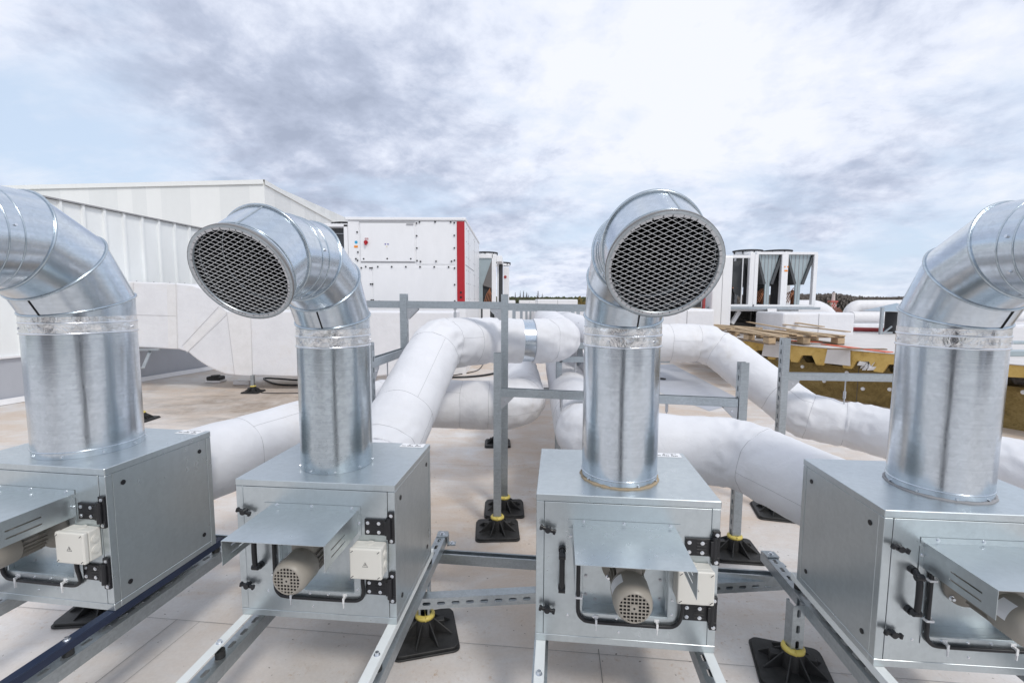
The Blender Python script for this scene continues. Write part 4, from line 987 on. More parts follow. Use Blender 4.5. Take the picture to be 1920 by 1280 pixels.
# ------------------------------------------------------------------ rooftop machines
def screws(k, pts, r=.022):
    for x, z in pts: k.cyl((x, -.006, z), (x, .002, z), r, n=10)
def ahu():
    Y = 11.; P = lambda a, b: atY(a, b, Y)
    tl, tr = P(652, 413), P(872, 413); bl = P(652, 567)
    t = thing('air_handling_unit', 'big white rooftop air handling unit with a broad red vertical stripe', 'air handler', (tl.x, Y, 0)); o = Vector((tl.x, Y, 0))
    w = tr.x-tl.x; zt, zb_ = tl.z, bl.z; dep = 4.6
    px = w/220.
    def lx(p): return P(p, 500).x-o.x
    def lz(p): return P(800, p).z
    k = MB(); k.box(0, w, .0, dep, zb_-.1, zt); body = k.build('casing', 'white_paint', t, .01)
    k = MB(); k.box(-.05, w+.02, -.04, dep, zt+.001, zt+.07); k.build('roof', 'white_paint', t, .01)
    k = MB(); k.box(0, w, .02, dep, FZ, zb_-.11); k.build('base', 'white_paint', t)
    k = MB(); k.box(lx(857), lx(871.5), -.012, .004, lz(566), lz(415)); rs = k.build('red_stripe', 'red_paint', t)
    k = MB()
    for zz in (548, 557): k.cyl((lx(864), -.02, lz(zz)), (lx(864), -.011, lz(zz)), .025, n=14)
    k.build('plug', 'black_plastic', rs)
    # panels as proud sheets with joints
    def panel(x0, x1, y0, y1, h=-.010):
        k = MB(); k.box(lx(x0)+.006, lx(x1)-.006, h, .001, lz(y1)+.006, lz(y0)-.006); return k.build('panel', 'white_paint', t, .004)
    d = panel(677, 779, 417, 491, -.03)
    for a in ((781,854,416,496), (677,697,500,566), (698.5,854,500,566), (654,675,416,566)): panel(*a)
    k = MB(); k.box(lx(676), lx(779), -.034, -.028, lz(418.5), lz(416.5)); k.box(lx(764), lx(777), -.05, -.03, lz(422), lz(420)); k.box(lx(677), lx(779), -.012, -.004, lz(492.6), lz(491.6)); k.build('joint', 'seam_grey', t)
    k = MB(); pts = []
    for x, y in [(788,417),(817,416.5),(846,416.5),(852.5,418),(852.5,441.5),(852.5,465),(852.5,488),(782.5,419),(782.5,442.5),(782.5,465.5),(782.5,489),(789,490.5),(818,490),(847,490),(683,486),(727,485.5),(771,485.5),(686.5,500.5),(709,500.5),(735,500.5),(761.5,500.5),(788,500.5),(814.5,500.5),(841.5,500.5),(852.5,502.5),(852.5,533.5),(852.5,564),(678,503),(694.5,503),(698,503),(695,533),(698.5,533),(695.5,563),(699,563),(710,565),(736,565.5),(672,436),(672.5,473.5),(668.5,486),(671.5,489)]: pts.append((lx(x), lz(y)))
    
    for q_ in pts: k = MB(); k.M = Matrix.Translation((0,-.028,0)); screws(k, [q_], .020); k.build('screw', 'black_plastic', t)
    # switch and stickers
    k = MB(); k.cyl((lx(688.5),-.035,lz(455)), (lx(688.5),-.075,lz(455)), .045, n=16); k.box(lx(687), lx(690), -.10, -.06, lz(460.5), lz(453)); k.build('isolator_switch', 'red_paint', t)
    k = MB(); k.box(lx(686), lx(692.6), -.033, -.031, lz(450), lz(447)); s_ = k.build('sign', 'red_tube', t); 
    k = MB(); [k.box(lx(686.6+i*1.15), lx(687.4+i*1.15), -.0345, -.033, lz(449.2), lz(447.9)) for i in range(5)]; k.build('print', 'sticker', s_)
    k = MB(); k.cyl((lx(669.3),-.016,lz(454.8)), (lx(669.3),-.011,lz(454.8)), .035, n=20); k.build('sticker', 'blue_dot', t)
    k = MB(); k.box(lx(665.3), lx(672.3), -.016, -.011, lz(465), lz(461)); k.build('sticker', 'orange_dot', t)
    k = MB(); [k.cyl((lx(a),-.034,lz(458.3)), (lx(a),-.031,lz(458.3)), .018, n=14) for a in (724, 729)]; k.build('sticker', 'purple_dot', t)
    k = MB(); k.cyl((lx(726.6),-.034,lz(462.7)), (lx(726.6),-.031,lz(462.7)), .016, n=3); k.build('sticker', 'yellow_plastic', t)
    # side panel seams
    k = MB(); k.box(w-.001, w+.004, .05, dep*.55, lz(497), lz(495.5)); k.box(w-.001,w+.004,.9,.915,lz(566),lz(420)); k.box(w-.001,w+.004,2.6,2.615,lz(566),lz(420))
    for yy in (.3,.7,1.2,2.4,2.8,4.3):
        for zz in (425,450,480,505,530,560): k.cyl((w, yy, lz(zz)), (w+.006, yy, lz(zz)), .016, n=8)
    k.build('side_joint', 'seam_grey', t)
    # condenser bay on the left with fan
    x0, x1 = lx(548), lx(646)
    k = MB(); k.box(x0, x0+.12, .05, .2, zb_-.1, lz(424)); k.box(lx(646), -.01, .0, 1.8, zb_-.1, lz(421)); k.box(x0, -.01, .0, 1.8, lz(426), lz(420)); k.box(x0, 0, .05, 1.8, 0, zb_); cb = k.build('condenser_frame', 'white_paint', t, .008)
    k = MB(); k.box(x0+.12, lx(646), .25, .3, zb_, lz(426)); k.build('coil', 'coil_fin', cb)
    k = MB(); k.box(x0+.12, lx(646)-.001, .2, .22, lz(437), lz(436)); k.build('bar', 'cut_steel', cb)
    cx = (lx(598)+lx(659))/2; rr = (lx(659)-lx(598))/2
    k = MB(); k.lathe((cx, .9, lz(421)), (0,0,1), [(0,rr*.96),(.10,rr*.96),(.10,rr*.86),(0,rr*.86)], 32); k.build('fan_shroud', 'white_paint', cb)
    k = MB(); z = lz(421)+.13; k.tube([(cx+rr*math.cos(a), .9+rr*math.sin(a), z) for a in [2*PI*i/40 for i in range(40)]], .016, 6, closed=True)
    for rq in (.35,.6,.8): k.tube([(cx+rr*rq*math.cos(a), .9+rr*rq*math.sin(a), z+.012) for a in [2*PI*i/32 for i in range(32)]], .010, 5, closed=True)
    for i in range(8): a = PI*i/4; k.bar((cx,.9,z+.005), (cx+rr*math.cos(a), .9+rr*math.sin(a), z+.005), .016, .016)
    for i in range(4): a = PI/4+PI*i/2; k.cyl((cx+rr*math.cos(a), .9+rr*math.sin(a), z), (cx+rr*math.cos(a), .9+rr*math.sin(a), z-.14), .014, n=6)
    k.cyl((cx,.9,z-.06),(cx,.9,z+.02),.09,n=16); k.build('fan_guard', 'fan_black', cb)
ahu()
def fan_top(parent, cx, cy, z, rr):
    k = MB(); k.lathe((cx, cy, z), (0,0,1), [(0,rr*.96),(.09,rr*.96),(.09,rr*.86),(0,rr*.86)], 32); sh = k.build('fan_shroud', 'white_paint', parent)
    k = MB(); zz = z+.115; k.tube([(cx+rr*math.cos(a), cy+rr*math.sin(a), zz) for a in [2*PI*i/40 for i in range(40)]], .02, 6, closed=True)
    for rq in (.35,.55,.75,.9): k.tube([(cx+rr*rq*math.cos(a), cy+rr*rq*math.sin(a), zz+.012) for a in [2*PI*i/32 for i in range(32)]], .014, 5, closed=True)
    for i in range(8): a = PI*i/4; k.bar((cx,cy,zz), (cx+rr*math.cos(a), cy+rr*math.sin(a), zz), .03, .03); k.cyl((cx+rr*math.cos(a), cy+rr*math.sin(a), zz), (cx+rr*.97*math.cos(a), cy+rr*.97*math.sin(a), z+.02), .016, n=6)
    k.cyl((cx,cy,zz-.08),(cx,cy,zz+.03),.11,n=16); k.build('fan_guard', 'fan_black', sh)
def vbay(parent, x0, x1, zb, zt, y, dep, copper=True, side=False):
    """one V shaped coil bay between two posts: pale end panel with V coils"""
    xm = (x0+x1)/2; w = x1-x0; zc = zb+(zt-zb)*.42; e = w*.10
    k = MB(); k.add([(x0+.03,y+.10,zt),(x1-.03,y+.10,zt),(xm+e,y+.10,zc),(xm-e,y+.10,zc),(xm+e,y+.10,zb),(xm-e,y+.10,zb)], [(0,1,2,3),(3,2,4,5)])
    k.add([(x0+.03,y+.14,zt),(x1-.03,y+.14,zt),(xm+e,y+.14,zc),(xm-e,y+.14,zc),(xm+e,y+.14,zb),(xm-e,y+.14,zb)], [(0,1,2,3),(3,2,4,5)])
    v = k.build('end_panel', 'coil_panel', parent)
    k = MB(); n = 6
    for i in range(1, n): xx = x0+.03+(w-.06)*i/n; tt = min(1, abs(xx-xm)/(w/2)); z0 = zc+(zt-zc)*max(0, (tt-.2)/.8) if abs(xx-xm) > e else zb; k.box(xx-.006, xx+.006, y+.092, y+.10, z0, zt)
    k.build('panel_rib', 'seam_grey', v)
    k = MB()
    for sx in (-1, 1):
        a = Vector((xm+sx*e, y+.05, zc)); b = Vector((xm+sx*(w/2-.02), y+.05, zt)); d = (b-a); nn = Vector((d.z, 0, -d.x)).normalized()*.07*sx
        vs = [a, b, b+nn, a+nn]; vs2 = [p+Vector((0,dep-.1,0)) for p in vs]
        k.add(vs+vs2, [(0,1,2,3),(7,6,5,4),(0,4,5,1),(1,5,6,2),(2,6,7,3),(3,7,4,0)])
    k.build('coil', 'coil_fin', parent)
    if copper:
        k = MB(); rg = random.Random(int(x0*100)); 
        for i in range(5): xx = xm-w*.38+i*.05; k.tube([(xx,y+.4,zb+.05),(xx+.12,y+.42,zb+(zt-zb)*.22),(xx+.3,y+.5,zb+(zt-zb)*rg.uniform(.2,.36))], .012, 6)
        k.cyl((xm+w*.3,y+.6,zb),(xm+w*.3,y+.6,zb+(zt-zb)*.3),.09,n=14)
        k.build('copper_pipe', 'copper', parent)
def chiller_right():
    Y = 13.; P = lambda a, b: atY(a, b, Y)
    A = P(1414, 571); o = Vector((A.x, Y, 0)); t = thing('rooftop_chiller', 'white rooftop chiller with two V shaped coil bays facing front and dark open side', 'chiller', o)
    def lx(p): return P(p, 520).x-o.x
    def lz(p): return P(1450, p).z
    zt, zb_ = lz(477), lz(571); xl, xr = 0, lx(1531); dep = 3.2; pw = .14
    k = MB()
    for a, b in ((lx(1414), lx(1421)), (lx(1465), lx(1477)), (lx(1525), lx(1532))): k.box(a, b, 0, .12, zb_, zt)
    k.box(xl, xr, 0, .12, zt+.0, zt+.07); k.box(xl, xr, 0, .12, zb_-.06, zb_)
    for xx in (xl, xr-.1): 
        for yy in (1.2, 3.1): k.box(xx, xx+.1, yy, yy+.1, zb_, zt)
        k.box(xx, xx+.1, .12, dep, zt+.001, zt+.069); k.box(xx, xx+.1, .12, dep, zb_-.059, zb_-.001)
    k.box(xl+.1, xr-.1, .12, dep, zt+.01, zt+.06)
    fr = k.build('frame', 'white_paint', t, .006)
    vbay(fr, lx(1421), lx(1465), zb_, zt, 0, dep); vbay(fr, lx(1477), lx(1525), zb_, zt, 0, dep)
    k = MB(); k.box(lx(1421), lx(1466), .75, .8, zb_, zt); k.box(lx(1476), lx(1499), .75, .8, zb_, zt); k.box(lx(1421), lx(1510), .3, 3.1, zb_-.02, zb_-.005); k.build('back_panel', 'coil_dark', fr)
    # control cabinet end at left
    k = MB(); cx0 = lx(1338)
    k.box(-3.2, -2.55, 2.1, 4.2, zb_-.06, zt+.06); k.build('cabinet', 'white_paint', t, .01)
    # dark side opening: long side going back-left
    s0 = P(1409, 571); 
    k = MB(); xA = lx(1368); 
    k.box(xA-.9, xA-.0, 0.0, .10, zb_-.06, zt-.02); k.box(lx(1405), lx(1414)-.005, 0.0, .12, zb_-.06, zt+.05); k.box(lx(1368), lx(1405), .0, .10, zt-.10, zt-.02); k.box(lx(1391), lx(1392.5), -.01, .02, zb_-.0, zt-.1); k.box(lx(1368), lx(1405), .0, .10, zb_-.06, zb_)
    k.build('side_frame', 'white_paint', t, .006)
    k = MB(); k.box(lx(1368), lx(1405), 1.2, 1.25, zb_, zt-.1); k.build('inner_panel', 'coil_dark', t); k = MB(); k.box(lx(1368)-.9, lx(1368), 0.101, .3, zb_, zt-.03); k.build('end_panel', 'coil_dark', t)
    k = MB(); k.add([(lx(1371),.3,lz(490)),(lx(1404),.3,lz(486)),(lx(1404),.35,lz(560)),(lx(1388),.35,lz(548))], [(0,1,2,3)]); k.build('coil', 'coil_fin', t)
    k = MB(); k.cyl((lx(1386),.5,zb_), (lx(1386),.5,zb_+.55), .12, n=14); k.cyl((lx(1380),.4,zb_), (lx(1380),.4,zb_+.5), .03, n=8); k.build('compressor', 'fan_black', t)
    k = MB(); [k.tube([(lx(1378)+i*.12,.35,zb_+.45),(lx(1380)+i*.12,.4,zb_+.62),(lx(1384)+i*.1,.45,zb_+.55)], .02, 6) for i in range(4)]; k.build('copper_pipe', 'copper', t)
    fan_top(t, lx(1440)-.1, 1.0, zt+.07, .40); fan_top(t, lx(1492), 1.0, zt+.07, .40); fan_top(t, lx(1398), 1.9, zt-.06, .40)
    k = MB(); k.box(lx(1470), lx(1476), -.006, .001, lz(509), lz(506)); k.build('sticker', 'orange_dot', fr)
    k = MB(); [k.cyl((lx(a),-.006,lz(500)), (lx(a),.001,lz(500)), .02, n=10) for a in (1470.5,1476)]; k.build('sticker', 'orange_dot', fr)
    # platform
    k = MB(); k.box(lx(1300), lx(1531), -.25, dep, zb_-.13, zb_-.062); pf = k.build('platform', 'strut_steel', t, .004)
    k = MB(); k.box(lx(1335), lx(1495), -.15, dep, lz(583), zb_-.131); k.box(lx(1338), lx(1378), .3, 2.5, 0, lz(583)); k.box(lx(1465), lx(1475), .3, 2.5, 0, lz(583))
    k.bar((lx(1379),.1,lz(607)), (lx(1392),.1,lz(584)), .1, .10, (0,1,0)); k.bar((lx(1474),.1,lz(605)), (lx(1491),.1,lz(584)), .1, .10, (0,1,0)); k.build('stand', 'white_paint', t, .004)
    k = MB(); k.box(lx(1378), lx(1465), .5, .55, 0, lz(583)); 
    for i in range(6): zz = lz(585+i*3.6); k.add([(lx(1379),.34,zz-.04),(lx(1464),.34,zz-.04),(lx(1464),.46,zz),(lx(1379),.46,zz)], [(0,1,2,3)])
    k.box(lx(1421.5), lx(1423), .3, .34, 0, lz(583)); k.build('louvre', 'louvre', t)
    k = MB(); a = [(lx(1432),lz(578)),(lx(1449),lz(578)),(lx(1450.5),lz(592)),(lx(1442),lz(595)),(lx(1435),lz(594))]; k.prism(a, 'y', -.27, -.262); k.build('loose_flap', 'wrap_tape', t)
chiller_right()
def chiller_mid():
    Y = 16.; P = lambda a, b: atY(a, b, Y)
    A = P(898, 571); t = thing('rooftop_chiller', 'white chiller mostly hidden behind the air handler with the red stripe', 'chiller', (A.x, Y, 0)); ox = A.x
    def lx(p): return P(p, 520).x-ox
    def lz(p): return P(925, p).z
    zt, zb_ = lz(484), lz(571)
    k = MB(); x0 = lx(880); k.box(x0, lx(924), 0, .15, zt, zt+.14); k.box(lx(922), lx(930), 0, .15, 0, zt+.14); k.box(lx(930), lx(933), 1.2, 1.4, zb_, lz(488)); k.box(lx(941), lx(953), 2.8, 5.0, zb_-.4, lz(490)); k.box(lx(930),lx(941),.15,2.8,zt-.1,zt+.1)
    k.box(x0, lx(905), 0, .15, 0, zb_-.1)
    fr = k.build('frame', 'white_paint', t, .008)
    k = MB(); k.box(x0, lx(922), .1, .14, zb_, zt); k.box(lx(930),lx(941),1.5,1.6,zb_,zt-.1); k.build('inner_panel', 'coil_dark', t)
    k = MB(); k.add([(x0,.05,zt),(lx(923),.05,zt),(lx(908),.05,lz(533)),(x0,.05,lz(533))], [(0,1,2,3)]); k.box(x0, lx(905), .04, .06, zb_, lz(533)); k.build('end_panel', 'coil_panel', t)
    k = MB(); k.add([(lx(923),.02,zt),(lx(905),.02,lz(535)),(lx(921),.02,lz(540)),(lx(923),.02,lz(535))], [(0,1,2,3)]); k.build('coil', 'louvre', t)
    k = MB(); [k.tube([(lx(907)+i*.06,.04,lz(570)),(lx(912)+i*.05,.03,lz(552)),(lx(919),.03,lz(540+i*2))], .014, 6) for i in range(5)]; k.build('copper_pipe', 'copper', t)
    fan_top(t, lx(908), .9, zt+.14, .42); fan_top(t, lx(934), 3.2, lz(486), .40)
    k = MB(); k.box(lx(902), lx(927), -.02, .3, lz(600), lz(571)); k.build('base_panel', 'coil_dark', t)
    k = MB(); k.box(lx(905), lx(919), -.05, -.03, lz(595), lz(572)); k.build('notice', 'sticker', t)
    k = MB(); k.cyl((lx(945),2.78,lz(512)),(lx(945),2.8,lz(512)),.06,n=8); k.build('isolator_switch', 'red_tube', t)
chiller_mid()
def simple_box(name, label, cat, x0, x1, y0, y1, Y, dep, m='white_paint', bev=.03, group=None, parts=None, to_floor=False):
    a = atY(x0, y0, Y); b = atY(x1, y1, Y); t = thing(name, label, cat, (a.x, Y, 0), 0, group)
    k = MB(); z0 = FZ+0.02 if to_floor else min(a.z, b.z); k.box(0, b.x-a.x, 0, dep, z0, a.z); o = k.build('shell', m, t, bev, seg=2)
    k = MB(); n = max(2, int((b.x-a.x)/.9))
    for i in range(1, n): xx = (b.x-a.x)*i/n; k.box(xx-.006, xx+.006, -.004, .001, z0, a.z-.03)
    k.build('joint', 'seam_grey', o); return t
simple_box('rectangular_duct', 'low white boxed duct directly right of the middle right duct, behind the pallets', 'duct', 1236, 1338, 579, 655, 9.6, 1.2, 'white_wrap', .05)
simple_box('rectangular_duct', 'long white boxed duct right of the chiller stand, behind the deck', 'duct', 1468, 1600, 586, 640, 11.5, 1.3, 'white_wrap', .05, to_floor=True)
simple_box('rectangular_duct', 'white duct box between the far posts in the centre', 'duct', 1001, 1095, 577, 640, 14, 1.5, 'white_wrap', .05, to_floor=True)
simple_box('rectangular_duct', 'white boxed duct left of the far posts in the centre', 'duct', 930, 1000, 578, 640, 15.6, 1.2, 'white_paint', .05, to_floor=True)
simple_box('roof_cabinet', 'small white cabinet on the horizon left of centre gap', 'cabinet', 940, 966, 563, 640, 22, 2, to_floor=True)
simple_box('roof_cabinet', 'grey cabinet on the horizon next to the long white one', 'cabinet', 974, 1010, 563, 640, 24, 2, 'wrap_tape', to_floor=True)
simple_box('roof_cabinet', 'long flat white cabinet on the horizon at the centre', 'cabinet', 1008, 1082, 561, 640, 19, 2, to_floor=True)
simple_box('rooftop_unit', 'white rooftop unit behind the middle right mesh outlet', 'rooftop unit', 1338, 1368, 480, 640, 12.6, 3., to_floor=True)
# framed opening with red edge behind the outlet
a = atY(1282, 556, 12.5); b = atY(1322, 580, 12.5); t = thing('roof_window', 'dark glazed frame with a red edge just below the middle right mesh outlet', 'window', (a.x, 12.5, 0))
k = MB(); k.box(0, b.x-a.x-.1, .03, .06, b.z+.06, a.z+.3); k.build('pane', 'coil_dark', t); k = MB(); k.box(b.x-a.x-.05, b.x-a.x, 0, .1, b.z, a.z+.3); k.build('red_edge', 'red_tube', t); k = MB(); k.box(0, b.x-a.x-.091, 0, .1, b.z-.06, b.z+.05); k.build('sill', 'sealant_beige', t)
k = MB(); k.box(.02, b.x-a.x-.02, .12, .3, 0, b.z-.07); k.build('base', 'white_paint', t)
# rounded ducts at the right
def bent(label, pts, R, m='white_wrap', rads=(.6,.6)):
    raw, _ = fillet(pts, rads); P = resample(raw, .12); o = Vector(pts[0]); k = MB(); k.tube([p-Vector((o.x,o.y,0)) for p in P], R, 28)
    t = thing('insulated_pipe', label, 'pipe', (o.x, o.y, 0), 0, 'white insulated round pipes'); k.build('insulation_jacket', m, t); return t
a = atY(1545, 583, 15); bent('white arched pipe bump right of the chiller', [(a.x-1.4, 15, a.z-.6), (a.x-1.3, 15, a.z+.02), (a.x+.1, 15.2, a.z+.02), (a.x+.55, 15, a.z-1.2)], .33)
a = atY(1600, 573, 16); b = atY(1720, 571, 17); bent('thick grey white pipe on the right horizon, upper one', [(a.x-.12, 16, a.z-.9), (a.x-.12, 16, a.z-.01), (b.x+2.5, 16.2, b.z)], .20, 'wrap_tape', (.35,))
a = atY(1590, 594, 15); b = atY(1720, 592, 15); bent('thick white pipe on the right horizon, lower one', [(a.x+.1, 15, a.z), (a.x+1, 15, a.z), (b.x+3.5, 15.1, b.z)], .17, 'wrap_tape', (.5,))
simple_box('rectangular_duct', 'low white duct seen at the far right edge beyond the deck', 'duct', 1600, 1990, 607, 640, 14.6, 1., 'white_wrap', .05, to_floor=True)
# cowl with conical hood
a = atY(1672, 590, 12.); t = thing('exhaust_cowl', 'dark exhaust stack under a grey pitched hood, left of the far right duct', 'exhaust cowl', (a.x, 12, 0))
z1 = atY(1672, 583, 12).z; z2 = atY(1684, 568, 12).z
k = MB(); k.cyl((0,0,0), (0,0,z1-.02), .14, n=20); k.build('stack', 'fan_black', t)
k = MB(); q = .50; k.add([(-q,-.35,z1),(q,-.35,z1),(q,.35,z1),(-q,.35,z1),(.1,0,z2)], [(0,1,4),(1,2,4),(2,3,4),(3,0,4),(0,3,2,1)]); k.build('hood', 'hood_grey', t)
k = MB(); k.box(-.52,-.46,-.33,-.27,0,z1+.1); k.box(-.46,-.2,-.32,-.28,zd+.02,zd+.06); k.bar((-.46,-.3,zd), (-.22,-.3,zd+.2), .03,.03); k.build('stand', 'strut_steel', t)
# bits at the far right edge beyond the far right duct
for j,(y0,y1,Y,m_) in enumerate(((634,645,9.,'coil_panel'),(655,668,7.6,'coil_panel'))):
    a = atZ(1893, y1, zd); t = MB(); t.box(a.x-.02, a.x+3.5, a.y, a.y+.25, zd+.002, zd+.05+.03*j); tag(t.build('sheet_stack', m_, None, .004), ('far','near')[j]+' long pale metal sheet on the deck at the right edge', 'metal sheet')

for lab_, x0_, x1_, y_, h_ in (('unseen dark grey block added behind the viewpoint for duct reflections, left', -16, -5.5, -13, 5.2), ('unseen dark grey block added behind the viewpoint for duct reflections, right', 7.5, 17, -12, 4.4)):  # unseen dark blocks, added so the metal ducts reflect dark bands
    t = thing('reflection_block', lab_, 'reflection helper', (x0_, y_, FZ)); k = MB(); k.box(0, x1_-x0_, -5, 0, 0, h_); k.build('wall', 'louvre', t); k = MB(); k.box(-.1, x1_-x0_+.1, -5.1, .1, h_+.001, h_+.25); k.build('roof', 'hood_grey', t)
    k = MB(); k.box(1, 2, .002, .04, .01, 2.1); k.build('door', 'white_paint', t)
t = thing('reflection_post', 'unseen dark grey cylinder added right behind the viewpoint for the ducts to reflect', 'vent pipe', (.05, -.62, FZ))  # unseen dark cylinder, added to put a stripe in the riser reflections
k = MB(); k.cyl((0,0,0), (0,0,2.25), .25, n=24); k.build('pipe', 'coil_dark', t); k = MB(); k.cyl((0,0,2.3), (0,0,2.42), .26, .02, 24); k.cyl((0,0,2.25),(0,0,2.3),.05,n=8); k.build('cap', 'coil_dark', t)

# ------------------------------------------------------------------ far surroundings
gz = -6.
k = MB(); k.add([(-3000,-3000,gz),(3000,-3000,gz),(3000,3000,gz),(-3000,3000,gz)], [(0,1,2,3)]); struct(k.build('ground', 'field'))
k = MB(); k.box(-30, 40.5, -20.5, 60.5, gz, -.501); tag(k.build('main_building', 'hall_white'), 'main building body under the flat roof', 'building')
def far_tree(label, px, ptop, Y, wpx, m, kind, seed, dens=900, group='far trees on the skyline'):
    c = atY(px, 560, Y); h = atY(px, ptop, Y).z-gz; w = wpx/FPX*Y/2; rg = random.Random(seed)
    t = thing(kind, label, 'tree', (c.x, Y, gz), 0, group)
    k = MB(); k.tube([(0,0,0),(rg.uniform(-.2,.2)*w*.2,0,h*.5),(0,0,h*.96)], [h*.012+.12, h*.008+.06, .02], 6)
    for i in range(26):
        z = h*rg.uniform(.12,.9); a = rg.uniform(0,2*PI); sp = w*(1-(z/h)**2)*.85+.1; up_ = h*.12 if kind == 'poplar_tree' else h*.06
        k.tube([(0,0,z),(sp*.6*math.cos(a), sp*.6*math.sin(a), z+up_*.7),(sp*math.cos(a), sp*math.sin(a), z+up_*1.6)], [.09,.05,.02], 4)
    k.build('trunk', 'bark', t)
    k = MB(); tot = 0
    for i in range(dens):
        z = rg.betavariate(1.6, 1.5); a = rg.uniform(0, 2*PI)
        env = math.sin(PI*min(1, z*.92+.08))**.7; q = w*env*math.sqrt(rg.random()); p = Vector((q*math.cos(a), q*math.sin(a), h*(.12+.9*z)))
        if noise.noise(p*(2.2/w)+Vector((seed,0,0))) < -.12: continue
        s = h*.018*rg.uniform(.5,1.4); d = Vector((rg.uniform(-1,1), rg.uniform(-1,1), rg.uniform(-.3,1.5))).normalized()*s; e = d.orthogonal().normalized()*s*.35
        k.add([p-d, p+e, p+d, p-e], [(0,1,2,3)])
    k.build('crown', m, t); return t
nm = ['first','second','third','fourth','fifth']
for i, (px, top, w) in enumerate(((966,549.5,3.2),(975.5,547,2.8),(981.5,546,3.6),(987.5,547,3.4),(991,552,2.4))):
    far_tree('bare slim poplar on the centre skyline, %s from the left' % nm[i], px, top, 260, w*1.15, 'twig_grey', 'poplar_tree', 10+i, 300)
far_tree('bare broader tree on the centre skyline, taller of the right pair', 1008.5, 545, 250, 7, 'twig_grey', 'bare_tree', 20, 520)
far_tree('bare small tree on the centre skyline, right of the taller one', 1017, 550, 250, 5, 'twig_grey', 'bare_tree', 21, 380)
far_tree('golden leafed bushy tree just left of the middle right duct', 1088, 556, 120, 20, 'twig_gold', 'bushy_tree', 22, 2600)
far_tree('golden leafed smaller bush beside the middle right duct', 1101, 555, 125, 16, 'twig_gold', 'bushy_tree', 23, 2200)
far_tree('dark round tree on the right skyline above the white pipe', 1617, 554.5, 300, 3.4, 'twig_green', 'bushy_tree', 24, 700)
far_tree('pale shrub left of the checkered tower', 1556, 566, 90, 11, 'twig_gold', 'bushy_tree', 25, 1200)
# woods as a mass
def woods(name, pts, Y, m, seed, n=9000, depth=40.):
    rg = random.Random(seed); k = MB()
    for i in range(n):
        t = rg.random()*(len(pts)-1); j = int(t); f = t-j; px = pts[j][0]*(1-f)+pts[j+1][0]*f; py = pts[j][1]*(1-f)+pts[j+1][1]*f
        Yq = Y+rg.uniform(0, depth); c = atY(px, py, Yq); z = gz+(c.z-gz)*(rg.random()**.5)+ .9*noise.noise(Vector((px*.35, seed, 0)))+.6*noise.noise(Vector((px*1.1, seed, 3)))
        p = Vector((c.x, Yq, z)); s = Y*.0042*rg.uniform(.5,1.3); d = Vector((rg.uniform(-1,1), rg.uniform(-.3,.3), rg.uniform(-1,1.3))).normalized()*s; e = Vector((-d.z,0,d.x))*.5
        k.add([p-d, p+e, p+d, p-e], [(0,1,2,3)])
    return tag(k.build(name, m), 'low wood of bare trees along the skyline', 'wood', kind='stuff')
w_ = woods('distant_wood', [(-200,560),(400,560),(900,558),(1000,559),(1100,559),(1300,559),(1400,557)], 420, 'twig_green', 1, 14000, 60)
w_ = woods('hill_wood', [(1380,556),(1480,553.5),(1550,552.5),(1580,554),(1600,558),(1640,559),(1680,559),(1720,557),(1800,559),(2100,560)], 330, 'twig_grey', 2, 16000, 60); w_['label'] = 'grey bare wooded hill at the right horizon'
# checkered tower
Y = 120; a = atY(1563, 585, Y); t = thing('checkered_tower', 'small red and white checkered tower on the right horizon', 'tower', (a.x, Y, gz))
def tz(y): return atY(1563, y, Y).z-gz
u = Y/FPX
k = MB(); k.box(-4.5*u, 4.5*u, 0, 8*u, 0, tz(567)); k.build('shaft', 'tower_white', t)
k = MB()
for r__ in range(5):
    for c__ in range(4):
        if (r__+c__) % 2: k.box((-4.5+c__*2.25)*u, (-4.5+(c__+1)*2.25)*u, -.05, 0, tz(585-r__*3.6), tz(585-(r__+1)*3.6))
k.box(-6.5*u, 6.5*u, -1*u, 9*u, tz(566.9), tz(563.5)); k.box(-.8*u, 0, -.3*u, -.05, 0, tz(567)); k.build('balcony', 'tower_red', t)
k = MB(); k.cyl((0,3*u,tz(563.4)), (0,3*u,tz(550)), 3*u, 2.4*u, 12); k.cyl((0,3*u,tz(550)), (0,3*u,tz(548)), 3*u, n=12); k.build('turret', 'tower_white', t)
k = MB(); k.cyl((0,3*u,tz(547.9)), (0,3*u,tz(546.3)), 1.4*u, n=8); k.cyl((6*u,3*u,tz(566)), (6*u,3*u,tz(550)), .6*u, n=6); k.build('beacon', 'fan_black', t)
k = MB(); a = atY(1572, 583, 100); k.prism([(-.9,0),(1.1,0),(.2,1.)], 'y', 0, 2.); o = k.build('red_roof', 'brick_roof'); o.location = (a.x, 100, a.z-.3); tag(o, 'small red brown roof gable right of the checkered tower', 'roof')
k = MB(); k.box(-.8,1.,.1,1.9,gz-(a.z-.3),-.001); k.build('wall', 'tower_white', o)

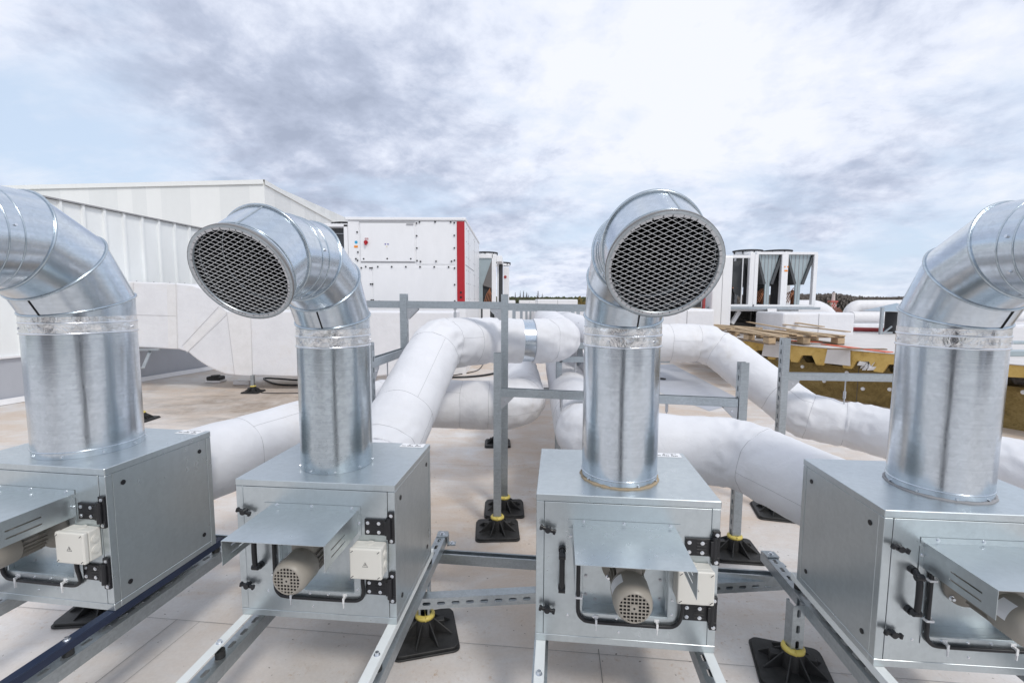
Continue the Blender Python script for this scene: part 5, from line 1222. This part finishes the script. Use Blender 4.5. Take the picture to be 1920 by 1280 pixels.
# ------------------------------------------------------------------ world
SUN_EL, SUN_AZ = R_(48), R_(150)      # azimuth clockwise from +Y: behind the viewer, to the right
w = bpy.data.worlds.new('World'); S.world = w; w.use_nodes = True; nt = w.node_tree
bg = nt.nodes['Background']; sky = N(nt, 'ShaderNodeTexSky', sky_type='NISHITA'); sky.sun_disc = False; sky.sun_elevation = SUN_EL; sky.sun_rotation = SUN_AZ; sky.air_density = 1.; sky.dust_density = 1.5
tc = N(nt, 'ShaderNodeTexCoord'); sep = N(nt, 'ShaderNodeSeparateXYZ'); nt.links.new(tc.outputs['Generated'], sep.inputs[0])
X, Y_, Z_ = sep.outputs
zc = math_(nt, 'MAXIMUM', Z_, .0); den = math_(nt, 'ADD', zc, .30)
cx_ = math_(nt, 'DIVIDE', X, den); cy_ = math_(nt, 'DIVIDE', Y_, den); cmb = N(nt, 'ShaderNodeCombineXYZ'); nt.links.new(cx_, cmb.inputs[0]); nt.links.new(cy_, cmb.inputs[1])
def blob(px, py, sx, sy, rot=0):
    """soft patch round the direction of photo pixel (px,py), in the gnomonic plane of direction +Y"""
    d = ray(px, py); x0, z0 = d.x/d.y, d.z/d.y
    gx = math_(nt, 'DIVIDE', X, math_(nt, 'MAXIMUM', Y_, .05)); gz_ = math_(nt, 'DIVIDE', Z_, math_(nt, 'MAXIMUM', Y_, .05))
    dx = math_(nt, 'ADD', gx, -x0); dz = math_(nt, 'ADD', gz_, -z0); c, s = math.cos(rot), math.sin(rot)
    a = math_(nt, 'ADD', math_(nt, 'MULTIPLY', dx, c/sx), math_(nt, 'MULTIPLY', dz, s/sx)); b = math_(nt, 'ADD', math_(nt, 'MULTIPLY', dx, -s/sy), math_(nt, 'MULTIPLY', dz, c/sy))
    q = math_(nt, 'ADD', math_(nt, 'MULTIPLY', a, a), math_(nt, 'MULTIPLY', b, b)); return math_(nt, 'EXPONENT', math_(nt, 'MULTIPLY', q, -1.))
rotm = N(nt, 'ShaderNodeMapping'); nt.links.new(cmb.outputs[0], rotm.inputs[0]); rotm.inputs['Rotation'].default_value = (0,0,.5); rotm.inputs['Location'].default_value = (3.1,1.7,0)
n1 = nz(nt, rotm.outputs[0], 1.7, 11, .60, .25)
rot2 = N(nt, 'ShaderNodeMapping'); nt.links.new(cmb.outputs[0], rot2.inputs[0]); rot2.inputs['Rotation'].default_value = (0,0,-.35); rot2.inputs['Scale'].default_value = (.7,1.5,1); rot2.inputs['Location'].default_value = (9,2,0)
n2 = nz(nt, rot2.outputs[0], 2.2, 11, .6, .35)
n3 = nz(nt, rotm.outputs[0], 3.6, 12, .62, .25)
n4 = nz(nt, rotm.outputs[0], 8.5, 9, .6, .15)
cov = math_(nt, 'ADD', math_(nt, 'MULTIPLY', n1, .55), math_(nt, 'MULTIPLY', n2, .45))
clearb = math_(nt, 'ADD', math_(nt, 'MULTIPLY', blob(60,260,.24,.26), .09), math_(nt, 'MULTIPLY', blob(1900,480,.7,.12), .12))
clearb = math_(nt, 'ADD', clearb, math_(nt, 'MULTIPLY', blob(300,330,.3,.08), .08))
clearb = math_(nt, 'ADD', clearb, math_(nt, 'MULTIPLY', blob(1000,60,.9,.22), -.12))
cov = math_(nt, 'SUBTRACT', cov, clearb)
mask = ramp(nt, cov, [(.33, g(0)), (.54, g(1))])
dark = math_(nt, 'ADD', math_(nt, 'MULTIPLY', blob(390,120,.34,.20,-.5), .175), math_(nt, 'MULTIPLY', blob(780,190,.36,.20,-.1), .12))
dark = math_(nt, 'ADD', dark, math_(nt, 'MULTIPLY', blob(1650,310,.45,.10,.3), .12))
dark = math_(nt, 'ADD', dark, math_(nt, 'MULTIPLY', blob(1250,440,.6,.12), .11))
dark = math_(nt, 'ADD', dark, math_(nt, 'MULTIPLY', blob(650,360,.3,.06), .12))
dark = math_(nt, 'SUBTRACT', dark, math_(nt, 'MULTIPLY', blob(1230,200,.28,.24), .20))
shade = math_(nt, 'ADD', dark, math_(nt, 'ADD', math_(nt, 'MULTIPLY', n3, .62), math_(nt, 'MULTIPLY', n4, .40)))
ccol = ramp(nt, shade, [(.43, (8.3,8.55,9.2)), (.53, (7.4,7.85,9.0)), (.61, (6.1,6.6,7.9)), (.69, (4.8,5.35,6.7)), (.82, (3.7,4.2,5.4))])
lp = mix(nt, mask, (0,0,0), ccol)
skyc = N(nt, 'ShaderNodeVectorMath', operation='SCALE'); nt.links.new(sky.outputs[0], skyc.inputs[0]); skyc.inputs['Scale'].default_value = 1.0
veil = mix(nt, .8, skyc.outputs[0], (6.3,7.5,9.2))
fin = mix(nt, mask, veil, ccol)
# below the horizon
nt.links.new(fin, bg.inputs[0]); bg.inputs[1].default_value = .1
sd_l = bpy.data.lights.new('sun', 'SUN'); sd_l.energy = 1.4; sd_l.angle = R_(11); sd_l.color = (1,.96,.9); so = bpy.data.objects.new('sun', sd_l); C.objects.link(so)
sdir = Vector((math.sin(SUN_AZ)*math.cos(SUN_EL), math.cos(SUN_AZ)*math.cos(SUN_EL), math.sin(SUN_EL))); so.rotation_euler = (-sdir).to_track_quat('-Z', 'Y').to_euler(); so.location = (0,0,30)
vs = S.view_settings; vs.view_transform = 'Standard'; vs.look = 'None'; vs.gamma = 1; vs.exposure = .16
